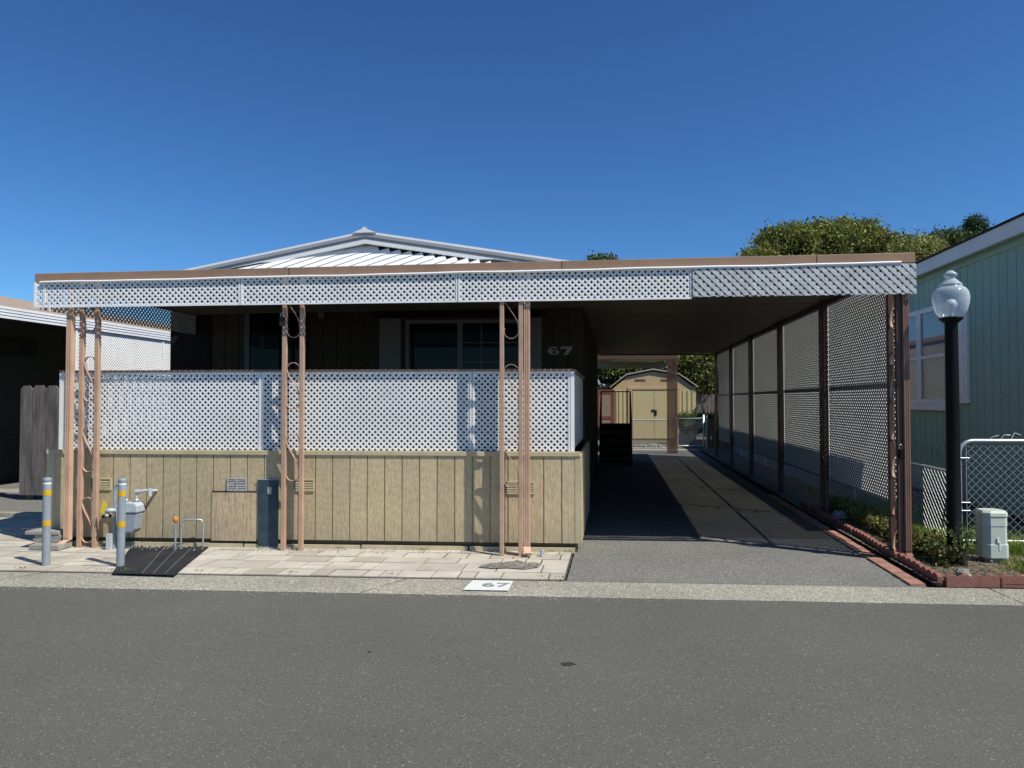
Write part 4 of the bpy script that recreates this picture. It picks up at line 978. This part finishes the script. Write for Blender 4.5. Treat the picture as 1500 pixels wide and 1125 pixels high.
tree('yard_tree', (10.5,34,0), [L_(1045,570,34,40,50), L_(1085,560,35,40,60)], 300, 24, 0.18, M['leafdk'], 'dark dense tree behind the lattice screen at the back', group='trees behind the shed', seed=16, trunk=0.14)
# hedge behind chain link
hx = [(6.1,25,0.70,0.35,0.4,0.38),(6.6,25,0.70,0.4,0.4,0.36),(7.1,25.2,0.68,0.35,0.4,0.35)]
t = thing('hedge', Vector((6.6,25,0)), 'low clipped green hedge beside the shed', 'hedge'); cr = crown(hx, 260, 26, 0.06, 21, 0.14).build('foliage', M['leafshrub'], t); core(hx, .85).build('inner_foliage', M['core'], cr)

# shrub by lamp, ground cover, grass
def plant(name, base, hgt, rad, nst, nl, size, m, label, cat, seed, group=None):
    t = thing(name, Vector(base), label, cat, group); rnd = random.Random(seed); st = MB(); lf = MB()
    for i in range(nst):
        a = rnd.uniform(0, 6.28); r = rad*rnd.uniform(.2,1); b = Vector(base)+Vector((rnd.uniform(-.03,.03), rnd.uniform(-.03,.03), 0))
        tip = b + Vector((math.cos(a)*r, math.sin(a)*r, hgt*rnd.uniform(.5,1)))
        mid = (b+tip)/2 + Vector((0,0,hgt*.12)); st.tube([b, mid, tip], [0.004,0.003,0.0015], 5)
        for k in range(nl):
            s_ = rnd.uniform(.25, 1); q = b.lerp(mid, s_*2) if s_ < .5 else mid.lerp(tip, s_*2-1)
            leaf(lf, q + Vector((rnd.gauss(0,.025), rnd.gauss(0,.025), rnd.gauss(0,.02))), size*rnd.uniform(.6,1.3), rnd, .5, 0.7)
    st.build('stems', M['bark'], t); lf.build('leaves', m, t); return t
plant('rose_bush', (4.02,6.36,0.03), 0.42, 0.17, 12, 14, 0.04, M['leafshrub'], 'leafy shrub growing around the foot of the black lamp pole', 'shrub', 31)
plant('rose_bush', (3.88,6.50,0.03), 0.22, 0.18, 9, 13, 0.038, M['leafshrub'], 'lower leafy shrub between the corner post and the lamp', 'shrub', 32)
plant('weed_clump', tuple(P(2.98,7.0,0.03)), 0.22, 0.22, 12, 22, 0.04, M['cover'], 'dark low weed clump right behind the carport corner post', 'plant', 33)
def scatter_cover(name, region, n, size, m, seed, label, cat, zh=0.08):
    rnd = random.Random(seed); mb = MB()
    for i in range(n):
        u, v = region(rnd); c = P(u, v, 0.035+rnd.uniform(0, zh))
        for j in range(5): leaf(mb, c+Vector((rnd.gauss(0,.02), rnd.gauss(0,.02), 0)), size*rnd.uniform(.6,1.3), rnd, .6, .6)
    o = mb.build(name, m); tag(o, label, cat, kind='stuff'); return o
scatter_cover('ground_cover', lambda r: (2.86+abs(r.gauss(0,.10)), r.uniform(6.5, 10.0)), 1500, 0.035, M['cover'], 41, 'olive trailing ground cover behind the red edging', 'ground cover', 0.16)
scatter_cover('leaf_litter', lambda r: (r.uniform(2.68, 3.9), 5.98+abs(r.gauss(0,.9))), 500, 0.016, M['cover'], 42, 'small scattered leaf litter on the soil bed', 'leaf litter', 0.006)
def grass(name, region, n, h, m, seed, label):
    rnd = random.Random(seed); mb = MB()
    for i in range(n):
        u, v, hh = region(rnd); b = P(u, v, 0.03); a = rnd.uniform(0, 6.28); ln_ = rnd.gauss(0,.35); d = Vector((math.cos(a), math.sin(a), 0)); s = Vector((-d.y, d.x, 0))*0.0028
        H_ = h*hh*rnd.uniform(.5,1.2); m1 = b + UZ*H_*.6 + d*H_*.15; tip = b + UZ*H_ + d*H_*(.35+abs(ln_)*.5)
        k = len(mb.v); mb.v += [tuple(b-s), tuple(b+s), tuple(m1+s*.8), tuple(m1-s*.8), tuple(tip)]
        mb.f += [(k,k+1,k+2,k+3),(k+3,k+2,k+4)]; mb.sm += [False, False]
    o = mb.build(name, m); tag(o, label, 'grass', kind='stuff'); return o
grass('grass', lambda r: (lambda u, v: (u, v, 1.0))(r.uniform(3.0,4.15), 7.05+abs(r.gauss(0,1.6))), 16000, 0.13, M['grass'], 51, 'green grass along the chain link fence and teal house')
grass('grass', lambda r: (3.45+r.uniform(0,1.6), 6.02+abs(r.gauss(0,.45)), 0.55), 9000, 0.09, M['grass'], 52, 'short grass around the pedestal at the red edging')
grass('grass', lambda r: (r.gauss(-4.3,.09), r.gauss(5.95,.02), 0.3), 110, 0.04, M['grass'], 53, 'tiny tuft of grass at the paving edge near the right bollard')
grass('weed_tuft', lambda r: (r.choice((-0.62,-1.9,-2.75,-5.2,-0.45,-3.55)) + r.gauss(0,.03), r.choice((5.95,6.93,6.96)) + r.gauss(0,.012), 0.35), 260, 0.05, M['grass'], 54, 'small weeds sprouting along the edges of the pavers')
rnd = random.Random(61); mb = MB()
for k in range(40):
    c = P(rnd.uniform(2.7,4.1), rnd.uniform(6.0,8.2), 0.05+rnd.uniform(0,.05)); leaf(mb, c, rnd.uniform(.02,.035), rnd, 0, .7)
o = mb.build('fallen_leaves', M['drygrass']); tag(o, 'yellow fallen leaves scattered over the bed and grass', 'leaves', kind='stuff')
# debris / grit at the base of the wall
rnd = random.Random(71); mb = MB()
for k in range(420):
    u = rnd.choice((rnd.gauss(-4.75,.25), rnd.gauss(-3.1,.3), rnd.uniform(-5.4,-.5))); v = 6.97-abs(rnd.gauss(0,.09)); r = rnd.uniform(.003,.011)
    c = P(u, v, 0.027); mb.add([c+Vector((-r,0,0)), c+Vector((0,-r,0)), c+Vector((r,0.3*r,0)), c+Vector((0,r,0)), c+Vector((0,0,r))], [(0,1,4),(1,2,4),(2,3,4),(3,0,4)])
o = mb.build('gravel', M['slab']); tag(o, 'loose grit along the foot of the porch wall', 'grit', kind='stuff')

rnd = random.Random(72); mb = MB()
for k in range(700):
    u = rnd.uniform(-5.2, 5.0); v = 5.50-abs(rnd.gauss(0,.05)) if rnd.random() < .75 else rnd.uniform(5.5,5.93); r = rnd.uniform(.0025,.007)
    c = P(u, v, -0.013 if v < 5.5 else 0.0); mb.add([c+Vector((-r,0,0)), c+Vector((0,-r,0)), c+Vector((r,0.3*r,0)), c+Vector((0,r,0)), c+Vector((0,0,r))], [(0,1,4),(1,2,4),(2,3,4),(3,0,4)])
o = mb.build('gravel', M['slab']); tag(o, 'loose grit scattered along the edge of the road', 'grit', kind='stuff')

# ------------------------------------------------------------------ rear of the driveway
st = thing('entry_steps', P(0, 16.6), 'dark entry steps with a thin black handrail beside the house wall', 'steps')
for k in range(5):
    s = MB(); s.hexa([P(-0.36,16.7+0.27*k,0),P(0.42,16.7+0.27*k,0),P(0.42,18.2,0),P(-0.36,18.2,0),P(-0.36,16.7+0.27*k,0.19*(k+1)-0.002*k),P(0.42,16.7+0.27*k,0.19*(k+1)-0.002*k),P(0.42,18.2-.004*k,0.19*(k+1)-0.002*k),P(-0.36,18.2-.004*k,0.19*(k+1)-0.002*k)])
    if k: s.v = [ (x, y, z if z > 0.01 else 0.19*k) for x, y, z in s.v]
    sp_ = s.build('step', M['darkside'], st)
    s = MB(); s.hexa([P(a, b, c) for c in (0.19*(k+1)-0.03, 0.19*(k+1)+0.003) for a, b in ((-0.37,16.675+0.27*k),(0.43,16.675+0.27*k),(0.43,16.699+0.27*k),(-0.37,16.699+0.27*k))]); s.build('tread_edge', M['kick'], sp_)
s = MB()
for u in (-0.33, 0.40):
    s.tube([P(u,16.75,0.0),P(u,16.75,0.95+0.1),P(u,17.9,1.75),P(u,18.2,1.75)], 0.016, 6); s.tube([P(u,18.15,0.9),P(u,18.15,1.75)], 0.016, 6); s.tube([P(u,17.4,0.6),P(u,17.4,1.40)], 0.012, 6)
s.tube([P(-0.33,18.2,1.75),P(0.40,18.2,1.75)], 0.016, 6); s.tube([P(0.04,18.2,0.95),P(0.04,18.2,1.75)], 0.012, 6); s.build('handrail', M['black'], st)

shd = thing('garden_shed', P(1.46, 27), 'tan metal garden shed with gambrel roof and double doors behind the carport', 'shed')
gp = [(-0.06,2.02),(0.56,2.50),(1.56,2.70),(2.52,2.53),(3.24,2.03)]
so = P(-0.10, 27)
s = MB(); s.prism([(0.02,0),(3.16,0),(3.16,1.95),(0.02,1.95)], so, CX, UZ, DX, 2.6); s.build('walls', M['shedtan'], shd)
s = MB(); s.prism([(0.02,1.951),(3.16,1.951),(2.50,2.47),(1.56,2.64),(0.58,2.44)], so, CX, UZ, DX, 2.6); s.build('gable', M['shedorange'], shd)
s = MB()
for a, b_ in zip(gp[:-1], gp[1:]):
    s.prism([a, b_, (b_[0], b_[1]+0.045), (a[0], a[1]+0.045)], so-DX*0.08, CX, UZ, DX, 2.8)
s.build('roof', mat('shed_roof', (0.52,0.43,0.31), 0.6, 0.1, 3), shd)
s = MB(); s.fbox(so, CX, CN, UZ, (0.62,2.55), (-0.05,0.0), (1.95,2.03)); s.fbox(so, CX, CN, UZ, (0.62,0.78), (-0.045,0.0), (0.1,1.949)); s.fbox(so, CX, CN, UZ, (2.40,2.55), (-0.045,0.0), (0.1,1.949)); s.build('door_track', M['shedorange'], shd)
for x0 in (0.80, 1.60):
    s = MB(); s.fbox(so, CX, CN, UZ, (x0, x0+0.785), (-0.03,-0.002), (0.1,1.93)); d = s.build('door', M['shedtan'], shd)
    h = MB(); h.fbox(so, CX, CN, UZ, (1.50 if x0 < 1 else 1.602, 1.585 if x0 < 1 else 1.69), (-0.05,-0.031), (1.12,1.20) if x0 < 1 else (0.98,1.18)); h.build('handle', M['rubber'], d)
s = MB()
for x in (0.12,0.28,0.44,2.66,2.84,3.02): s.fbox(so, CX, CN, UZ, (x, x+0.05), (-0.02,0.0), (0.05,1.93))
s.build('wall_ribs', M['shedtan'], shd)
s = MB()
for x in (0.88, 1.86): s.fbox(so, CX, CN, UZ, (x, x+0.4), (-0.015,0.0), (2.28,2.34))
s.build('gable_vent', M['redwood'], shd)

rc = thing('rear_chain_fence', P(1.2, 22.3), 'chain link fence with a round cornered gate across the end of the driveway', 'fence')
o = P(0.53, 22.3)
s = MB(); s.tube([o+UZ*0.92, o+CX*1.12+UZ*0.92], 0.02, 8); s.tube([o+UZ*0.05, o+CX*1.12+UZ*0.05], 0.014, 8); s.build('top_rail', M['galv'], rc)
s = MB(); mesh_wire(s, o, CX, CN, 1.12, 0.05, 0.9, 0.1, 0.0065); s.build('wire_mesh', M['galv'], rc)
for x in (0.0, 1.14, 1.36, 2.32):
    s = MB(); s.tube([o+CX*x, o+CX*x+UZ*(1.06 if x > 1 else .95)], 0.03, 8); s.build('post', M['galv'], rc)
s = MB(); s.tube(rrect(o+CN*-0.03, CX, 2.22, 1.42, 0.12, 0.97, -0.12)[:8] + [o+CN*-0.03+CX*1.42+UZ*0.97, o+CN*-0.03+CX*1.42+UZ*0.12, o+CN*-0.03+CX*2.22+UZ*0.12], 0.022, 8); gt = s.build('gate_frame', M['galv'], rc)
s = MB(); mesh_wire(s, o+CX*1.42+CN*-0.03, CX, CN, 0.8, 0.12, 0.95, 0.1, 0.0065); s.build('gate_mesh', M['galv'], gt)
bf = thing('brown_fence', P(3.0, 22.4), 'low brown board fence right of the rear chain link gate', 'fence')
for k in range(6):
    s = MB(); s.cbox(2.86+0.15*k, 2.99+0.15*k, 22.4, 0, 0.02, 0.05, 0.93); s.build('board', M['woodbrown'], bf)
s = MB(); s.cbox(2.86, 3.75, 22.4, -0.02, 0.04, 0.93, 0.96); s.build('cap_rail', M['woodbrown'], bf)
rg = thing('red_screen_gate', P(-0.3, 24), 'reddish wooden gate with a pale inset panel behind the entry steps', 'gate')
for x0, x1, z0, z1 in ((-0.62,-0.50,0.3,1.9),(-0.10,0.02,0.3,1.9),(-0.50,-0.10,1.76,1.9),(-0.50,-0.10,0.9,1.0),(-0.50,-0.10,0.3,0.42)):
    s = MB(); s.cbox(x0, x1, 24, 0, 0.05, z0, z1); s.build('rail', M['redwood'], rg)
s = MB(); s.cbox(-0.50,-0.10,24,0.01,0.03,1.0,1.76); s.cbox(-0.5,-0.1,24,0.01,0.03,0.42,0.9); s.build('panel', mat('faded_panel', (0.33,0.24,0.18)), rg)
aw = thing('rear_awning', P(0.6, 20.6), 'brown rear awning beam on a wide post at the end of the carport', 'awning')
s = MB(); s.cbox(-0.5, 1.80, 20.5, 0, 0.08, 2.72, 2.84); s.build('beam', mat('awning_brown', (0.13,0.075,0.05)), aw)
s = MB(); s.cbox(-0.5, 1.62, 21.3, 0, 0.08, 2.50, 2.67); s.build('rear_beam', M['shedtan'], aw)
s = MB(); s.hexa([P(-0.5,20.6,2.86),P(1.75,20.6,2.86),P(1.75,23.2,2.80),P(-0.5,23.2,2.80),P(-0.5,20.6,2.9),P(1.75,20.6,2.9),P(1.75,23.2,2.84),P(-0.5,23.2,2.84)]); s.build('roof_sheet', M['ceil'], aw)
s = MB(); lattice(s, P(1.50,20.5), CX, CN, 0.26, 0.0, 2.715, 0.06, 0.026, 0.007); s.build('lattice_post', M['darkpost'], aw)
s = MB(); s.cbox(1.77,1.80,20.5,0,0.04,0,2.715); s.build('post', M['darkpost'], aw)
# rubble by the rear fence
for i in range(10):
    rn = random.Random(90+i); u = 0.65+0.1*i+rn.uniform(-.04,.04); r = rn.uniform(.05,.1); v = 22.9+rn.uniform(0,.6)
    s = MB(); s.lathe([(r*.7,0),(r,.4*r),(r*.8,.9*r),(.01,1.2*r)], P(u,v,0.005), 7, False); s.v = [tuple(Vector(q)+Vector((rn.uniform(-.25,.25)*r,)*3)) for q in s.v]
    ob = s.build('rubble_stone', M['stone'], loc=P(u,v,0)); tag(ob, 'rough grey rubble stone on the ground in front of the shed doors', 'stone', 'rubble stones in front of the shed')
bg = thing('rear_neighbour_house', Vector((2.5,38,0)), 'grey neighbouring house glimpsed behind the red gate and shed', 'house')
s = MB(); s.box(-2,5.6,38,44,0,2.3); s.build('wall', M['greymetal'], bg)
s = MB(); s.prism([(-2.4,2.3),(6.0,2.3),(4.4,3.5),(-0.8,3.5)], Vector((0,37.6,0)), Vector((1,0,0)), UZ, Vector((0,1,0)), 6.5); s.build('roof', M['fasciagrey'], bg)
rfn = thing('rear_board_fence', P(5, 29.5), 'dark tall board fence behind the shed', 'fence')
s = MB(); boards(s, P(-3, 30.2), CX, CN, 16, 0.0, 1.8, 0.15); s.build('boards', M['wood'], rfn)

# ------------------------------------------------------------------ light, world, camera
sd = Vector((0.61, -0.41, 1.0)).normalized()
el = math.asin(sd.z); az = math.atan2(sd.x, sd.y)
sun = bpy.data.lights.new('sun', 'SUN'); sun.energy = 5.0; sun.angle = R(0.53); sun.color = (1.0, 0.97, 0.89)
so_ = bpy.data.objects.new('sun', sun); COL.objects.link(so_); so_.rotation_euler = sd.to_track_quat('Z', 'Y').to_euler(); so_.location = (8,-5,14)
wd = bpy.data.worlds.new('World'); S.world = wd; wd.use_nodes = True; t = wd.node_tree; t.nodes.clear()
sky = t.nodes.new('ShaderNodeTexSky'); sky.sky_type = 'NISHITA'; sky.sun_disc = False; sky.sun_elevation = el; sky.sun_rotation = az
sky.altitude = 100; sky.air_density = 1.0; sky.dust_density = 0.3; sky.ozone_density = 3.0
gmn = t.nodes.new('ShaderNodeGamma'); gmn.inputs[1].default_value = 1.25
mlt = t.nodes.new('ShaderNodeMix'); mlt.data_type = 'RGBA'; mlt.blend_type = 'MULTIPLY'; mlt.inputs[0].default_value = 1.0; mlt.inputs[7].default_value = (0.85, 0.95, 1.0, 1)
bgn = t.nodes.new('ShaderNodeBackground'); bgn.inputs['Strength'].default_value = 0.085; out = t.nodes.new('ShaderNodeOutputWorld')
t.links.new(sky.outputs[0], mlt.inputs[6]); t.links.new(mlt.outputs[2], gmn.inputs[0]); m2 = t.nodes.new('ShaderNodeMix'); m2.data_type = 'RGBA'; m2.blend_type = 'MULTIPLY'; m2.inputs[0].default_value = 1.0; m2.inputs[7].default_value = (0.49, 0.715, 0.90, 1)
t.links.new(gmn.outputs[0], m2.inputs[6]); t.links.new(m2.outputs[2], bgn.inputs[0]); t.links.new(bgn.outputs[0], out.inputs[0])
cam = bpy.data.cameras.new('camera'); co = bpy.data.objects.new('camera', cam); COL.objects.link(co); S.camera = co
cam.sensor_width = 36; cam.lens = 36*1040/1500; cam.clip_end = 2000; cam.clip_start = 0.05
co.location = (0,0,1.5); co.rotation_euler = (R(90)+math.atan(25.5/1040), 0, 0)
S.view_settings.view_transform = 'Standard'; S.view_settings.look = 'None'; S.view_settings.exposure = 0
S.render.engine = 'CYCLES'
